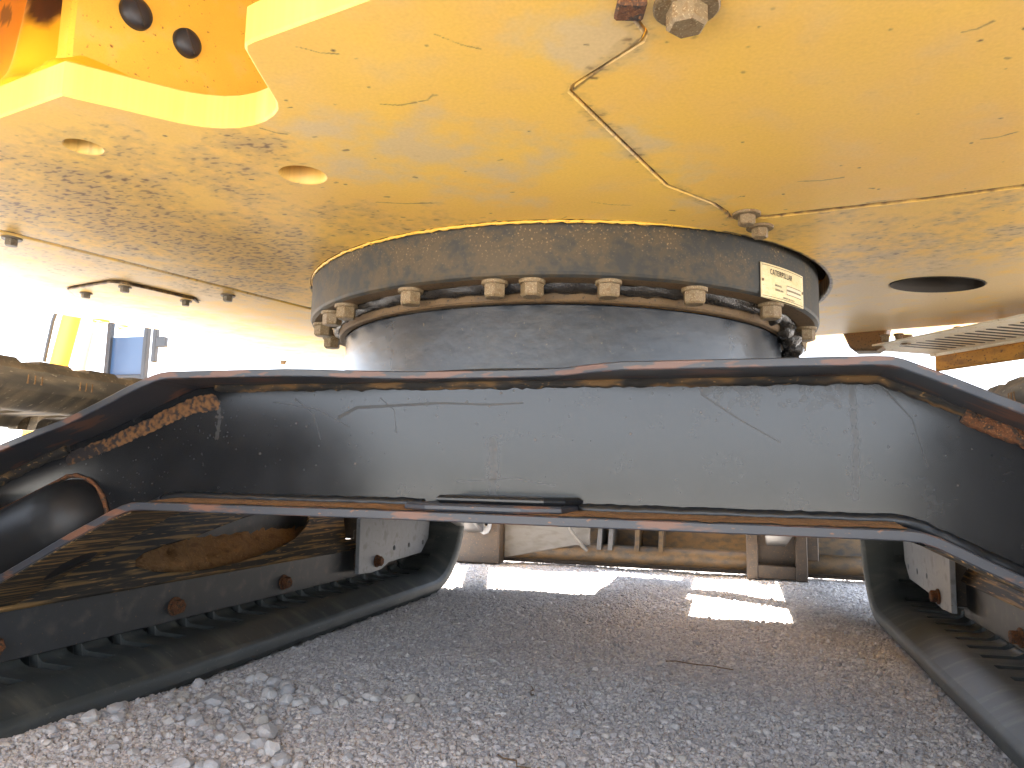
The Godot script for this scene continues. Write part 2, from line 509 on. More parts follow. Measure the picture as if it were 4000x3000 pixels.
func web_texture() -> Array:   # x -1.25..0.55, y 0.30..0.66
	var w := 1536
	var h := 307
	var px := w / 1.8
	var rng := RandomNumberGenerator.new(); rng.seed = 5
	var rust := PackedByteArray(); rust.resize(w * h)
	var tan_ := PackedByteArray(); tan_.resize(w * h)
	var scr := PackedByteArray(); scr.resize(w * h)
	var P := func(x: float, y: float) -> Vector2: return Vector2((x + 1.25) * px, (0.66 - y) * px)
	for i in 130:
		var x := rng.randf_range(-1.1, 0.3); var y := rng.randf_range(0.41, 0.575)
		if rng.randf() < 0.6: y = rng.randf_range(0.49, 0.575)
		var p: Vector2 = P.call(x, y)
		stamp(rust if rng.randf() < 0.45 else tan_, w, h, p.x, p.y, rng.randf_range(0.9, 2.0), rng.randf_range(0.2, 0.55))
	for i in 150:
		var p: Vector2 = P.call(rng.randf_range(-1.15, -0.7), rng.randf_range(0.36, 0.55))
		stamp(tan_, w, h, p.x, p.y, rng.randf_range(0.7, 1.4), rng.randf_range(0.2, 0.6))
	# the vertical smears where the stiffeners behind were welded
	for s in [[-0.825, 0.56, 0.50, 5.0, 0.30], [-0.345, 0.50, 0.415, 6.0, 0.34], [-0.345, 0.475, 0.44, 7.0, 0.36], [0.137, 0.575, 0.43, 5.0, 0.26]]:
		stroke(tan_, w, h, [P.call(s[0], s[1]), P.call(s[0] + 0.003, (s[1] + s[2]) * 0.5), P.call(s[0], s[2])], s[3], s[3] * 0.8, s[4] * 1.0)
		for i in 26:
			var p: Vector2 = P.call(s[0] + rng.randfn(0, 0.006), rng.randf_range(s[2], s[1]))
			stamp(rust if i % 3 == 0 else tan_, w, h, p.x, p.y, rng.randf_range(1.0, 3.0), rng.randf_range(0.1, 0.3))
	stroke(scr, w, h, [P.call(-0.60, 0.535), P.call(-0.57, 0.55), P.call(-0.5, 0.553), P.call(-0.43, 0.556), P.call(-0.35, 0.553), P.call(-0.3, 0.555)], 3.0, 1.2, 0.7)
	stroke(scr, w, h, [P.call(-0.05, 0.565), P.call(0.0, 0.53), P.call(0.05, 0.50)], 1.3, 1.0, 0.6)
	for s in [[-0.72, 0.56, -0.58, 0.52], [-0.68, 0.565, -0.63, 0.50], [-0.53, 0.565, -0.50, 0.51], [0.17, 0.575, 0.22, 0.47], [-0.4, 0.44, -0.25, 0.437]]:
		stroke(scr, w, h, [P.call(s[0], s[1]), P.call((s[0] + s[2]) * 0.5 + 0.01, (s[1] + s[3]) * 0.5 + 0.008), P.call(s[2], s[3])], 1.2, 0.8, 0.45)
	for i in 60:
		var x := rng.randf_range(-0.05, 0.13)
		var p: Vector2 = P.call(x, rng.randf_range(0.545, 0.575))
		stamp(tan_, w, h, p.x, p.y, rng.randf_range(3, 9), rng.randf_range(0.08, 0.25))
	var mid := field(w, h, noise(21, 0.012, 4))
	var fine := field(w, h, noise(22, 0.1, 3))
	var out := PackedByteArray(); out.resize(w * h * 3)
	var ro := PackedByteArray(); ro.resize(w * h * 3)
	for i in w * h:
		var m := mid[i] / 255.0 - 0.5
		var f := fine[i] / 255.0 - 0.5
		var r := 28.0 + m * 7 + f * 4; var g := 29.0 + m * 7 + f * 4; var b := 31.0 + m * 7 + f * 4
		var t := sat(tan_[i] / 255.0 * (1.0 + f * 1.6))
		r = lerpf(r, 86, t); g = lerpf(g, 82, t); b = lerpf(b, 76, t)
		var u := sat(rust[i] / 255.0 * (1.0 + f * 1.5))
		r = lerpf(r, 116, u); g = lerpf(g, 80, u); b = lerpf(b, 52, u)
		var s := scr[i] / 255.0
		r = lerpf(r, 40, s); g = lerpf(g, 36, s); b = lerpf(b, 32, s)
		out[i * 3] = int(r); out[i * 3 + 1] = int(g); out[i * 3 + 2] = int(b)
		var q := clampi(int((0.22 + m * 0.04 + f * 0.03 + t * 0.4 + u * 0.4 + s * 0.4) * 255.0), 20, 255)
		ro[i * 3] = q; ro[i * 3 + 1] = q; ro[i * 3 + 2] = q
	return [tex(w, h, out), tex(w, h, ro)]

func ring_texture() -> ImageTexture:   # round the ring: u over -100..100 degrees, v over the height
	var w := 1536
	var h := 96
	var a := field(w, h, noise(31, 0.012, 4))
	var b := field(w, h, noise(32, 0.06, 3))
	var c := field(w, h, noise(33, 0.22, 3))
	var out := PackedByteArray(); out.resize(w * h * 3)
	for j in h:
		var lowp := float(j) / h     # 0 at the top
		for i in w:
			var k := j * w + i
			var side := sat((float(i) / w - 0.55) * 3.5)      # to the right less mud
			var r := 47.0; var g := 47.0; var bl := 45.0
			var mud := sat((a[k] / 255.0 - 0.40 + (b[k] / 255.0 - 0.5) * 0.8 + (0.34 - side * 0.36)) * 1.7)
			r = lerpf(r, 76, mud); g = lerpf(g, 64, mud); bl = lerpf(bl, 45, mud)
			var fl := sat((c[k] / 255.0 - 0.70) * 8.0) * sat(1.25 - lowp * 1.35) * sat(0.35 + (a[k] / 255.0 - 0.3) * 1.6)
			r = lerpf(r, 190, fl); g = lerpf(g, 158, fl); bl = lerpf(bl, 104, fl)
			var dk := sat((b[k] / 255.0 - 0.66) * 4.0) * 0.25
			r = lerpf(r, 42, dk); g = lerpf(g, 38, dk); bl = lerpf(bl, 34, dk)
			out[k * 3] = int(r); out[k * 3 + 1] = int(g); out[k * 3 + 2] = int(bl)
	return tex(w, h, out)

func make_materials(seams: Array) -> void:
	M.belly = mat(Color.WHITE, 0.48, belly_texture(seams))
	M.belly.normal_enabled = true
	M.yellow = mat(Color.WHITE, 0.42, tile(512, 101, Color8(230, 178, 60), Color8(216, 176, 90), 0.62, 0.25, Color8(110, 74, 34), 0.80, 1, 0.015, 0.10, 0.6, 0.03), 2.2)
	M.edge_yellow = mat(Color.WHITE, 0.40, tile(512, 111, Color8(232, 182, 70), Color8(222, 182, 104), 0.55, 0.3, Color8(120, 84, 40), 0.76, 1, 0.02, 0.08, 0.5, 0.03), 3.0)
	M.dirty_yellow = mat(Color.WHITE, 0.7, tile(512, 121, Color8(180, 128, 44), Color8(112, 78, 42), 0.45, 0.3, Color8(70, 50, 34), 0.72, 2, 0.02, 0.1, 0.8, 0.06), 2.0)
	var wt := web_texture()
	M.web = mat(Color.WHITE, 1.0, wt[0])
	M.web.roughness_texture = wt[1]
	var bm := bump(41, 0.03, 1.2)
	M.black = mat(Color.WHITE, 0.34, tile(512, 131, Color8(34, 36, 39), Color8(52, 48, 42), 0.58, 0.3, Color8(104, 84, 62), 0.80, 1, 0.02, 0.12, 0.7, 0.05), 2.5)
	M.black.normal_enabled = true
	M.black.normal_texture = bm
	M.black.normal_scale = 0.25
	M.worn = mat(Color.WHITE, 0.45, tile(512, 141, Color8(58, 60, 66), Color8(112, 76, 58), 0.65, 0.08, Color8(124, 86, 62), 0.81, 4, 0.014, 0.06, 0.9, 0.05), 3.0)
	M.worn_top = mat(Color.WHITE, 0.42, tile(512, 145, Color8(58, 61, 67), Color8(120, 80, 62), 0.70, 0.05, Color8(96, 80, 66), 0.80, 4, 0.014, 0.08, 0.7, 0.04), 3.0)
	M.grime = mat(Color.WHITE, 0.85, tile(512, 151, Color8(30, 27, 24), Color8(98, 72, 40), 0.50, 0.25, Color8(128, 98, 60), 0.76, 4, 0.02, 0.08, 0.9, 0.1), 3.0)
	M.rust = mat(Color.WHITE, 0.9, tile(512, 161, Color8(100, 62, 36), Color8(48, 40, 34), 0.52, 0.15, Color8(140, 92, 50), 0.66, 1, 0.03, 0.10, 0.9, 0.14), 5.0)
	M.rust.normal_enabled = true
	M.rust.normal_texture = bump(42, 0.08, 4.0)
	M.mud = mat(Color.WHITE, 0.95, tile(512, 171, Color8(146, 110, 70), Color8(104, 76, 48), 0.5, 0.3, Color8(176, 140, 96), 0.74, 1, 0.02, 0.09, 0.9, 0.12), 3.0)
	M.mud.normal_enabled = true
	M.mud.normal_texture = bump(43, 0.05, 4.0)
	M.tower = mat(Color.WHITE, 0.26, tile(512, 181, Color8(38, 42, 47), Color8(52, 50, 46), 0.56, 0.3, Color8(84, 76, 62), 0.84, 2, 0.02, 0.07, 0.5, 0.04), 2.0)
	M.tower.normal_enabled = true
	M.tower.normal_texture = bump(44, 0.035, 2.0)
	M.tower.normal_scale = 0.12
	M.ring = mat(Color.WHITE, 0.62, ring_texture())
	M.under = mat(Color.WHITE, 0.7, tile(512, 191, Color8(108, 84, 54), Color8(82, 66, 46), 0.5, 0.25, Color8(52, 44, 36), 0.7, 2, 0.02, 0.1, 0.8, 0.1), 3.0)
	M.bolt = mat(Color.WHITE, 0.55, tile(256, 195, Color8(128, 108, 78), Color8(100, 76, 46), 0.48, 0.3, Color8(166, 148, 116), 0.68, 1, 0.03, 0.1, 0.9, 0.12), 14.0)
	M.bolt_grey = mat(Color.WHITE, 0.5, tile(256, 198, Color8(104, 94, 78), Color8(84, 70, 50), 0.5, 0.3, Color8(130, 120, 100), 0.72, 1, 0.03, 0.1, 0.8, 0.1), 14.0)
	M.grease = mat(Color8(44, 40, 36), 0.2, null)
	M.grease.normal_enabled = true
	M.grease.normal_texture = bump(45, 0.06, 6.0)
	M.grease.uv1_triplanar = true; M.grease.uv1_world_triplanar = true; M.grease.uv1_scale = Vector3.ONE * 10.0
	M.rubber = mat(Color.WHITE, 0.52, tile(512, 201, Color8(60, 64, 63), Color8(88, 87, 80), 0.50, 0.35, Color8(106, 102, 94), 0.80, 4, 0.016, 0.08, 0.8, 0.07), 2.0)
	M.rubber_dusty = mat(Color.WHITE, 0.8, tile(512, 205, Color8(98, 88, 72), Color8(140, 122, 94), 0.45, 0.3, Color8(168, 150, 120), 0.74, 4, 0.016, 0.08, 0.8, 0.08), 2.5)
	# mud smeared along the track frame: streaks run along z
	M.deck = mat(Color.WHITE, 0.75, tile(1024, 211, Color8(44, 40, 34), Color8(136, 106, 62), 0.47, 0.22, Color8(166, 126, 74), 0.72, 12, 0.03, 0.07, 0.9, 0.09))
	M.frame = mat(Color.WHITE, 0.5, tile(512, 221, Color8(52, 54, 56), Color8(84, 78, 70), 0.55, 0.3, Color8(128, 92, 60), 0.80, 1, 0.015, 0.1, 0.6, 0.06), 2.0)
	M.guard = mat(Color.WHITE, 0.5, tile(512, 225, Color8(132, 136, 142), Color8(100, 100, 102), 0.58, 0.25, Color8(92, 86, 80), 0.80, 1, 0.012, 0.07, 0.7, 0.05), 2.5)
	M.pale_panel = mat(Color.WHITE, 0.6, tile(256, 228, Color8(222, 212, 190), Color8(206, 188, 150), 0.55, 0.3, Color8(150, 124, 84), 0.80, 1, 0.02, 0.1, 0.7, 0.05), 3.0)
	M.dark_bay = mat(Color8(52, 46, 40), 0.8)
	M.plug = mat(Color8(40, 42, 46), 0.42)
	M.blade = mat(Color.WHITE, 0.6, tile(512, 231, Color8(84, 64, 36), Color8(42, 37, 31), 0.38, 0.45, Color8(108, 84, 50), 0.74, 2, 0.02, 0.12, 0.9, 0.1), 2.6)
	M.blade_dark = mat(Color.WHITE, 0.6, tile(512, 235, Color8(58, 46, 34), Color8(38, 33, 29), 0.5, 0.25, Color8(104, 76, 46), 0.74, 1, 0.02, 0.08, 0.8, 0.1), 2.0)
	M.pale_steel = mat(Color.WHITE, 0.5, tile(512, 239, Color8(84, 82, 79), Color8(64, 60, 54), 0.42, 0.45, Color8(100, 86, 62), 0.80, 3, 0.02, 0.12, 0.8, 0.05), 2.4)
	M.gravel = mat(Color.WHITE, 0.95, tile(1024, 241, Color8(184, 180, 176), Color8(158, 154, 152), 0.48, 0.2, Color8(206, 201, 196), 0.66, 1, 0.05, 0.16, 0.9, 0.16), 1.6)
	M.gravel.normal_enabled = true
	M.gravel.normal_texture = bump(46, 0.09, 8.0, FastNoiseLite.TYPE_CELLULAR, 1024)
	M.stone = mat(Color.WHITE, 0.95)
	M.stone.vertex_color_use_as_albedo = true
	M.twig = mat(Color8(120, 98, 74), 0.9)
	M.label = mat(Color.WHITE, 0.5, tile(256, 251, Color8(226, 208, 162), Color8(214, 192, 140), 0.5, 0.3, Color8(150, 116, 60), 0.78, 2, 0.03, 0.12, 0.9, 0.04), 10.0)
	M.label_box = mat(Color8(222, 206, 176), 0.5)
	M.ink = mat(Color8(40, 32, 22), 0.6)
	M.dull_black = mat(Color8(25, 25, 26), 0.55)
	M.painted = mat(Color.WHITE, 0.9)
	M.painted.vertex_color_use_as_albedo = true
	M.cast = mat(Color.WHITE, 0.38)
	M.cast.vertex_color_use_as_albedo = true

# ---------------------------------------------------------------- the scene
func _ready() -> void:
	var cam := Camera3D.new()
	cam.name = "camera"
	add_child(cam)
	cam.transform = Transform3D(Basis(Vector3(0.95626, 0.02125, -0.29176), Vector3(0.01595, 0.99209, 0.12453), Vector3(0.2921, -0.12374, 0.94835)), Vector3(0, 0.448, 0))
	cam.fov = 54.645
	cam.near = 0.02
	cam.far = 600.0
	cam.current = true
	var env := Environment.new()
	env.tonemap_mode = Environment.TONE_MAPPER_LINEAR
	env.tonemap_exposure = 16.0
	env.background_mode = Environment.BG_SKY
	var sm := ProceduralSkyMaterial.new()
	sm.sky_top_color = Color(0.60, 0.655, 0.74)
	sm.sky_horizon_color = Color(0.90, 0.92, 0.94)
	sm.sky_curve = 0.12
	sm.ground_bottom_color = Color(0.55, 0.54, 0.53)
	sm.ground_horizon_color = Color(0.75, 0.78, 0.82)
	sm.sky_energy_multiplier = 0.8
	sm.ground_energy_multiplier = 0.8
	var sky := Sky.new()
	sky.sky_material = sm
	env.sky = sky
	env.sdfgi_enabled = true
	env.ssao_enabled = true
	env.ssil_enabled = true
	var we := WorldEnvironment.new()
	we.name = "world_environment"
	we.environment = env
	add_child(we)
	var sun := DirectionalLight3D.new()
	sun.name = "sun"
	add_child(sun)
	sun.look_at_from_position(Vector3(-0.26, 0.90, -0.41) * 10.0, Vector3.ZERO, Vector3(0, 0, 1))
	sun.light_energy = 1.6
	sun.light_color = Color(1.0, 0.97, 0.925)
	sun.light_angular_distance = 0.5
	sun.shadow_enabled = true

	var seams := [
		[Vector2(-1.125, -0.6), Vector2(-1.06, -0.807), Vector2(-0.882, -1.377), Vector2(-0.70, -1.96)],
		[Vector2(-0.10, -0.44), Vector2(-0.067, -0.559), Vector2(-0.144, -0.631), Vector2(-0.08, -0.873), Vector2(-0.028, -0.948), Vector2(-0.009, -1.002)],
		[Vector2(-0.009, -1.007), Vector2(0.041, -1.016), Vector2(0.12, -1.007), Vector2(0.225, -0.996), Vector2(0.324, -0.978), Vector2(0.57, -0.933)],
		[Vector2(-1.29, -1.15), Vector2(-1.259, -1.106), Vector2(-1.126, -1.079), Vector2(-1.107, -1.090), Vector2(-1.076, -1.194), Vector2(-1.064, -1.232), Vector2(-1.077, -1.262)]]
	make_materials(seams)
	build_ground()
	var ex := thing("excavator", "yellow tracked excavator seen from underneath, with black X-frame, slewing ring, rubber tracks and dozer blade", "excavator", C)
	build_house(ex)
	build_slew(ex)
	build_xframe(ex)
	for s in [-1, 1]: build_track(ex, s)
	build_blade(ex)
	build_parked()
	build_added_hedge()
	build_small()

func ex_part(called: String, ex: Node, mesh: Mesh, m: Material, label := "") -> MeshInstance3D:
	return part(called, ex, mesh, m, Transform3D(Basis.IDENTITY, -C) if ex is Node3D and not ex is MeshInstance3D else Transform3D.IDENTITY, label)

# ---------------------------------------------------------------- upper structure
func house(a: float, b: float, y: float) -> Vector3: return Vector3(MX, y, BZ) + HA * a + HB * b
func hxz(a: float, b: float) -> Vector2:
	var p := house(a, b, 0)
	return Vector2(p.x, p.z)

func build_house(ex: Node3D) -> void:
	var V := func(a: Array) -> PackedVector2Array:
		var q := PackedVector2Array()
		for i in range(0, a.size(), 2): q.append(Vector2(a[i], a[i + 1]))
		return q
	var seam := [-0.10, -0.44, -0.077, -0.519, -0.067, -0.556, -0.072, -0.569, -0.140, -0.620, -0.1445, -0.631, -0.08, -0.873, -0.028, -0.948, -0.012, -0.985, -0.009, -1.004]
	var seam2 := [0.041, -1.014, 0.12, -1.005, 0.225, -0.994, 0.324, -0.976, 0.57, -0.93]
	# --- main plate
	uvf = belly_uv
	var notch := [-0.10, -0.436, -0.20, -0.449, -0.263, -0.460, -0.32, -0.4715, -0.380, -0.4835, -0.389, -0.4865, -0.3945, -0.494, -0.404, -0.522, -0.415, -0.557, -0.422, -0.578, -0.429, -0.589, -0.440, -0.598, -0.455, -0.606, -0.472, -0.6105, -0.490, -0.6115, -0.507, -0.6085, -0.524, -0.601, -0.540, -0.590, -0.561, -0.568, -0.583, -0.544, -0.613, -0.512]
	var outline := notch + [-0.712, -0.530, -0.86, -0.56, -1.10, -0.60, -1.125, -0.604, -1.06, -0.810, -0.882, -1.380, -0.65, -2.125, 0.186, -1.895, 0.577, -1.785, 0.80, -1.72, 0.57, -0.935, 0.324, -0.980, 0.225, -0.998, 0.12, -1.009, 0.041, -1.018, -0.009, -1.007]
	var back := []
	for i in range(seam.size() - 4, 1, -2): back += [seam[i], seam[i + 1]]
	outline += back
	var ringhole := circle(Vector2(MX + 0.008, BZ), 0.497, 96)
	var oval := circle(Vector2(0.337, -1.440), 0.052, 36, 1.6, -0.41)
	var h1 := circle(Vector2(-0.690, -0.609), 0.0185, 28)
	var h2 := circle(Vector2(-0.494, -0.738), 0.026, 28)
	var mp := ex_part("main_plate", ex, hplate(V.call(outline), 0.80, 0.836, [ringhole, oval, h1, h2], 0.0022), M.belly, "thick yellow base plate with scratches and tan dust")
	uvf = no_fn
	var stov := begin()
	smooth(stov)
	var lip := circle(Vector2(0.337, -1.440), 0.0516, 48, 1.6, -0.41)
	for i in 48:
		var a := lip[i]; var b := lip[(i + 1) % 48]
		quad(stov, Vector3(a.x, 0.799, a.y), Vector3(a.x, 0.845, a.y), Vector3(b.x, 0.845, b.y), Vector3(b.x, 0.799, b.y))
	part("hole_shade_band", mp, done(stov), M.ink)  # ink-dark wall added so the opening looks unlit inside
	# cups above the two drilled holes
	for h in [[-0.690, -0.609, 0.0185, M.dirty_yellow], [-0.494, -0.738, 0.026, M.edge_yellow]]:
		var st := begin()
		lathe(st, Vector3(h[0], 0, h[1]), PackedVector2Array([Vector2(h[2] + 0.003, 0.8365), Vector2(h[2] * 0.55, 0.845), Vector2(0, 0.849)]), 28)
		part("drilled_hole", mp, done(st), h[3])
	# caulk of paint round the ring opening, ragged
	var rn := noise(301, 0.06, 3)
	var stc := begin()
	var bpts: Array = []
	for i in 150:
		var a := deg_to_rad(lerpf(-64.0, 44.0, i / 149.0))
		bpts.append(Vector3(MX + 0.008 + sin(a) * (0.4955 + rn.get_noise_1d(i * 4.0) * 0.002), 0.7985 + rn.get_noise_1d(i * 9.0 + 70) * 0.0012 + 0.005 * (smoothstep(115.0, 149.0, float(i)) + 1.0 - smoothstep(0.0, 30.0, float(i))), BZ + cos(a) * 0.4955))
	tube(stc, bpts, 0.0022, 8, noise(302, 0.12, 3), 0.0022)
	part("paint_bead", mp, done(stc), M.edge_yellow)
	uvf = belly_uv
	# --- right cover plate, a thin sheet 3 mm lower
	var rc := []
	for i in range(0, seam.size(), 2): rc += [seam[i] + 0.0022, seam[i + 1]]
	rc += [0.041, -1.0095, 0.12, -1.0005, 0.225, -0.9895, 0.324, -0.9715, 0.566, -0.927, 0.36, -0.24, -0.04, -0.24, -0.085, -0.40]
	var rcv := ex_part("right_cover_plate", ex, hplate(V.call(rc), 0.8005, 0.806, [], 0.0012), M.belly, "yellow cover plate right of the zigzag seam")
	# --- left cover plate
	var access := V.call([-1.259, -1.106, -1.126, -1.079, -1.107, -1.090, -1.076, -1.194, -1.064, -1.232, -1.077, -1.262, -1.215, -1.29, -1.29, -1.15])
	var lc := [-1.19, -0.40, -1.131, -0.602, -1.0655, -0.810, -0.8875, -1.380, -0.656, -2.127, -1.212, -2.285, -1.249, -2.159, -1.287, -1.917, -1.388, -1.535, -1.477, -1.374, -1.54, -1.191, -1.777, -0.40]
	var lcv := ex_part("left_cover_plate", ex, hplate(V.call(lc), 0.7985, 0.8045, [circle(Vector2(-1.468, -1.39), 0.018, 20, 1.5, 0.6), circle(Vector2(-1.485, -1.475), 0.012, 18, 1.5, 0.6)], 0.0018), M.belly, "tan, dust-covered cover plate at the left")
	part("access_panel", lcv, hplate(access, 0.7935, 0.7975, [], 0.0012), M.belly)
	uvf = no_fn
	for sq in [[seam, 0.8375], [seam2, 0.8375], [[-1.125, -0.6, -1.0625, -0.810, -0.8845, -1.380, -0.653, -2.125], 0.8375]]:
		for pl in Geometry2D.offset_polyline(V.call(sq[0]), 0.018, Geometry2D.JOIN_MITER):
			part("seam_light_stop", mp, hplate(pl, sq[1], sq[1] + 0.004, [], 0.0005), M.dark_bay)  # dark strip added above the gap to stop light leaking through
	# bolts under the covers
	var b1 := hexbolt(0.0095, 0.013, 1.5)
	var b2 := hexbolt(0.008, 0.011, 1.5)
	var big := hexbolt(0.0155, 0.019, 1.6)
	for p in [[-1.074, -0.838], [-0.981, -1.230], [-1.384, -2.019]]:
		part("bolt", lcv, b1, M.bolt_grey, Transform3D(Basis(Vector3.UP, p[0] * 7.0), Vector3(p[0], 0.7985, p[1])))
	for p in [[-1.243, -1.136], [-1.123, -1.112], [-1.087, -1.235]]:
		part("bolt", lcv, b2, M.bolt_grey, Transform3D(Basis(Vector3.UP, p[0] * 9.0), Vector3(p[0], 0.7935, p[1])))
	part("bolt", rcv, big, M.bolt, Transform3D(Basis(Vector3.UP, 0.4), Vector3(-0.033, 0.8003, -0.529)), "large dusty bolt near the seam")
	part("bolt", rcv, hexbolt(0.0115, 0.016, 1.6), M.bolt, Transform3D(Basis(Vector3.UP, 0.3), Vector3(0.013, 0.8003, -0.996)))
	part("bolt", mp, hexbolt(0.0115, 0.016, 1.6), M.bolt, Transform3D(Basis(Vector3.UP, 0.8), Vector3(0.031, 0.7995, -1.052)))
	# rusty lug beside the big bolt
	part("rusty_tab", rcv, box_mesh(Vector3(-0.0725, 0.793, -0.513), Vector3(0.022, 0.006, 0.022), 0.003, Basis(Vector3.UP, 0.3)), M.rust)
	# pipe seen inside the oval opening
	var sto := begin()
	tube(sto, [house(0.02, 0.45, 0.90), house(0.02, 0.62, 0.88), house(0.05, 0.66, 0.845), house(0.06, 0.665, 0.83)], 0.014, 12)
	tube(sto, [house(-0.1, 0.68, 0.92), house(0.25, 0.74, 0.90)], 0.02, 12)
	ex_part("hose", ex, done(sto), M.bolt_grey)
	# --- mast wall with two plugs, at b = -0.02
	var wall := begin()
	var wx := Transform3D(Basis(HA, Vector3.UP, -HB), house(0, -0.02, 0))
	plate(wall, V.call([-0.955, 0.8375, -0.40, 0.8375, -0.40, 1.10, -0.955, 1.10]), 0.0, 0.028, wx, [], 0.004)
	var mw := ex_part("mast_wall", ex, done(wall), M.yellow, "yellow upright wall with two black plugs")
	for p in [[Vector3(-0.620, 0.937, -0.595), 0.0175], [Vector3(-0.6035, 0.9345, -0.6535), 0.0165]]:
		var stp := begin()
		var nb := Basis(HA, HB, Vector3.UP)     # local y along HB
		var pc: Vector3 = p[0]
		pc += HB * (-0.02 - (pc - C).dot(HB)) - Vector3(0, 0, 0)
		var r: float = p[1]
		lathe(stp, pc, PackedVector2Array([Vector2(r, -0.001), Vector2(r, 0.004), Vector2(r * 0.93, 0.0075), Vector2(r * 0.6, 0.0095), Vector2(0, 0.0105)]), 32, Basis(HA, HB, Vector3.UP) , true)
		var plug := part("plug", mw, done(stp), M.plug)
		var sl := begin()
		box(sl, pc + HB * 0.0085, Vector3(0.0030, r * 1.7, 0.004), 0.0005, Basis(HA, Vector3.UP, -HB) * Basis(Vector3(0, 0, 1), 0.5))
		part("slot", plug, done(sl), M.ink)
	# --- cast swing boss left of the notch
	var cn := noise(330, 14.0, 4)
	var f := func(p: Vector3) -> float:
		var d := p - C
		var q := Vector3(d.dot(HA), p.y, d.dot(HB))
		var dz := sdbox(q, Vector3(-0.90, 0.827, -0.19), Vector3(0.068, 0.0195, 0.17)) - 0.002
		var ribd := sdbox(q, Vector3(-0.86, 1.02, -0.0395), Vector3(0.083, 0.20, 0.0125)) - 0.003
		var lobe := maxf(Vector2(q.x + 0.925, q.z + 0.125).length() - 0.042 + (q.y - 0.83) * 0.10, 0.808 - q.y)
		var back_ := sdbox(q, Vector3(-0.86, 1.02, -0.20), Vector3(0.062, 0.2, 0.14))
		var s := smin(dz, ribd, 0.035)
		s = smin(s, back_, 0.05)
		s = smin(s, lobe, 0.03)
		s = maxf(s, 0.8045 - q.y)
		var hd := maxf(Vector2(q.x + 0.899, q.z + 0.091).length() - 0.0225, q.y - 0.853)
		return maxf(s, -hd)
	var chip := func(p: Vector3) -> Color:
		var d := p - C
		var b := d.dot(HB)
		var n := cn.get_noise_3dv(p)
		var t := 0.0
		t = sat((0.034 - Vector2(b + 0.105, (p.y - 0.96) * 0.7).length()) * 60.0 + n * 2.2)
		if b < -0.115 and p.y < 0.872: t = maxf(t, sat((-0.125 - b) * 40.0 + n * 2.5) * 0.85)
		if n > 0.42: t = maxf(t, 0.8)
		var y := Color8(236, 174, 40).srgb_to_linear()
		return y.lerp(Color8(74, 48, 36).srgb_to_linear() if n > -0.1 else Color8(92, 88, 84).srgb_to_linear(), t)
	var stk := begin()
	surface_net(stk, Vector3(-0.95, 0.785, -0.70), Vector3(-0.56, 1.05, -0.44), 0.006, f, chip)
	ex_part("swing_casting", ex, done(stk), M.cast, "yellow cast swing bracket with chipped, rusty paint")
	# --- unseen body above, outline and height shaped to cast shadows below
	var body := PackedVector2Array()
	for p in [[-0.45, -1.0], [-0.45, 1.0], [0.95, 1.0], [1.20, 0.92], [1.45, 0.70], [1.60, 0.40], [1.66, 0.05], [1.60, -0.26], [1.50, -0.42], [1.50, -0.62], [1.60, -0.75], [1.62, -0.98], [1.45, -1.06], [0.55, -1.0]]: body.append(hxz(p[0], p[1]))
	ex_part("shadow_house", ex, hplate(body, 0.955, 1.75, [], 0.01), M.yellow)  # rear outline cut so its shadow leaves the sun patches
	var inner := PackedVector2Array()
	for p in [[-0.45, -0.98], [-0.45, 0.98], [0.56, 0.98], [0.56, -0.98]]: inner.append(hxz(p[0], p[1]))
	ex_part("inner_bay", ex, hplate(inner, 0.93, 0.952), M.dark_bay)
	var fl := PackedVector2Array()
	for p in [[-1.35, -1.0], [-1.35, 1.0], [-0.452, 1.0], [-0.452, -1.0]]: fl.append(hxz(p[0], p[1]))
	ex_part("cab_shade_block", ex, hplate(fl, 1.101, 2.75, [], 0.01), M.yellow)  # block height and overhang set to shade the ground in front
	var fc := PackedVector2Array()
	for p in [[-1.55, -1.0], [-1.55, 1.0], [-1.09, 1.0], [-1.09, -1.0]]: fc.append(hxz(p[0], p[1]))
	ex_part("front_light_blocker", ex, hplate(fc, 0.86, 1.098, [], 0.02), M.yellow)  # added out of view to hold back light from the front
	# skirts that close the sides between base plate and body
	for e in [[-0.45, 1.0, 0.55, 1.0], [0.575, 0.98, 0.575, -0.98], [0.55, -1.0, -0.45, -1.0]]:
		var p0 := house(e[0], e[1], 0); var p1 := house(e[2], e[3], 0)
		var stq := begin()
		var ln := p0.distance_to(p1)
		box(stq, (p0 + p1) * 0.5 + Vector3(0, 0.895, 0), Vector3(ln, 0.116, 0.006), 0.001, Basis((p1 - p0).normalized(), Vector3.UP, (p1 - p0).normalized().cross(Vector3.UP)))
		ex_part("skirt_panel", ex, done(stq), M.dirty_yellow)
	# --- louvred floor panel at the right rear with its rolled lip
	var O := Vector3(0.362, 0.775, -1.913)
	var R_ := Vector3(0.591, 0, 0.807)
	var S_ := Vector3(0.857, 0, -0.514)
	var n_ := R_.cross(S_).normalized()
	# make the frame orthogonal: u along the slots, v across them
	var U := S_.normalized()
	var W := (R_ - U * R_.dot(U)).normalized()
	var pf := Transform3D(Basis(U, W, U.cross(W)), O)
	var slot_strips: Array = []
	for i in 16:
		var base := (R_ * (i * 0.0245))
		var u0 := base.dot(U); var v0 := base.dot(W)
		slot_strips.append(V.call([u0 + 0.004, v0 - 0.0050, u0 + 0.130, v0 - 0.0050, u0 + 0.136, v0, u0 + 0.130, v0 + 0.0050, u0 + 0.004, v0 + 0.0050, u0 - 0.002, v0]))
	var stl := begin()
	var e0 := R_ * -0.075; var e1 := R_ * 0.47
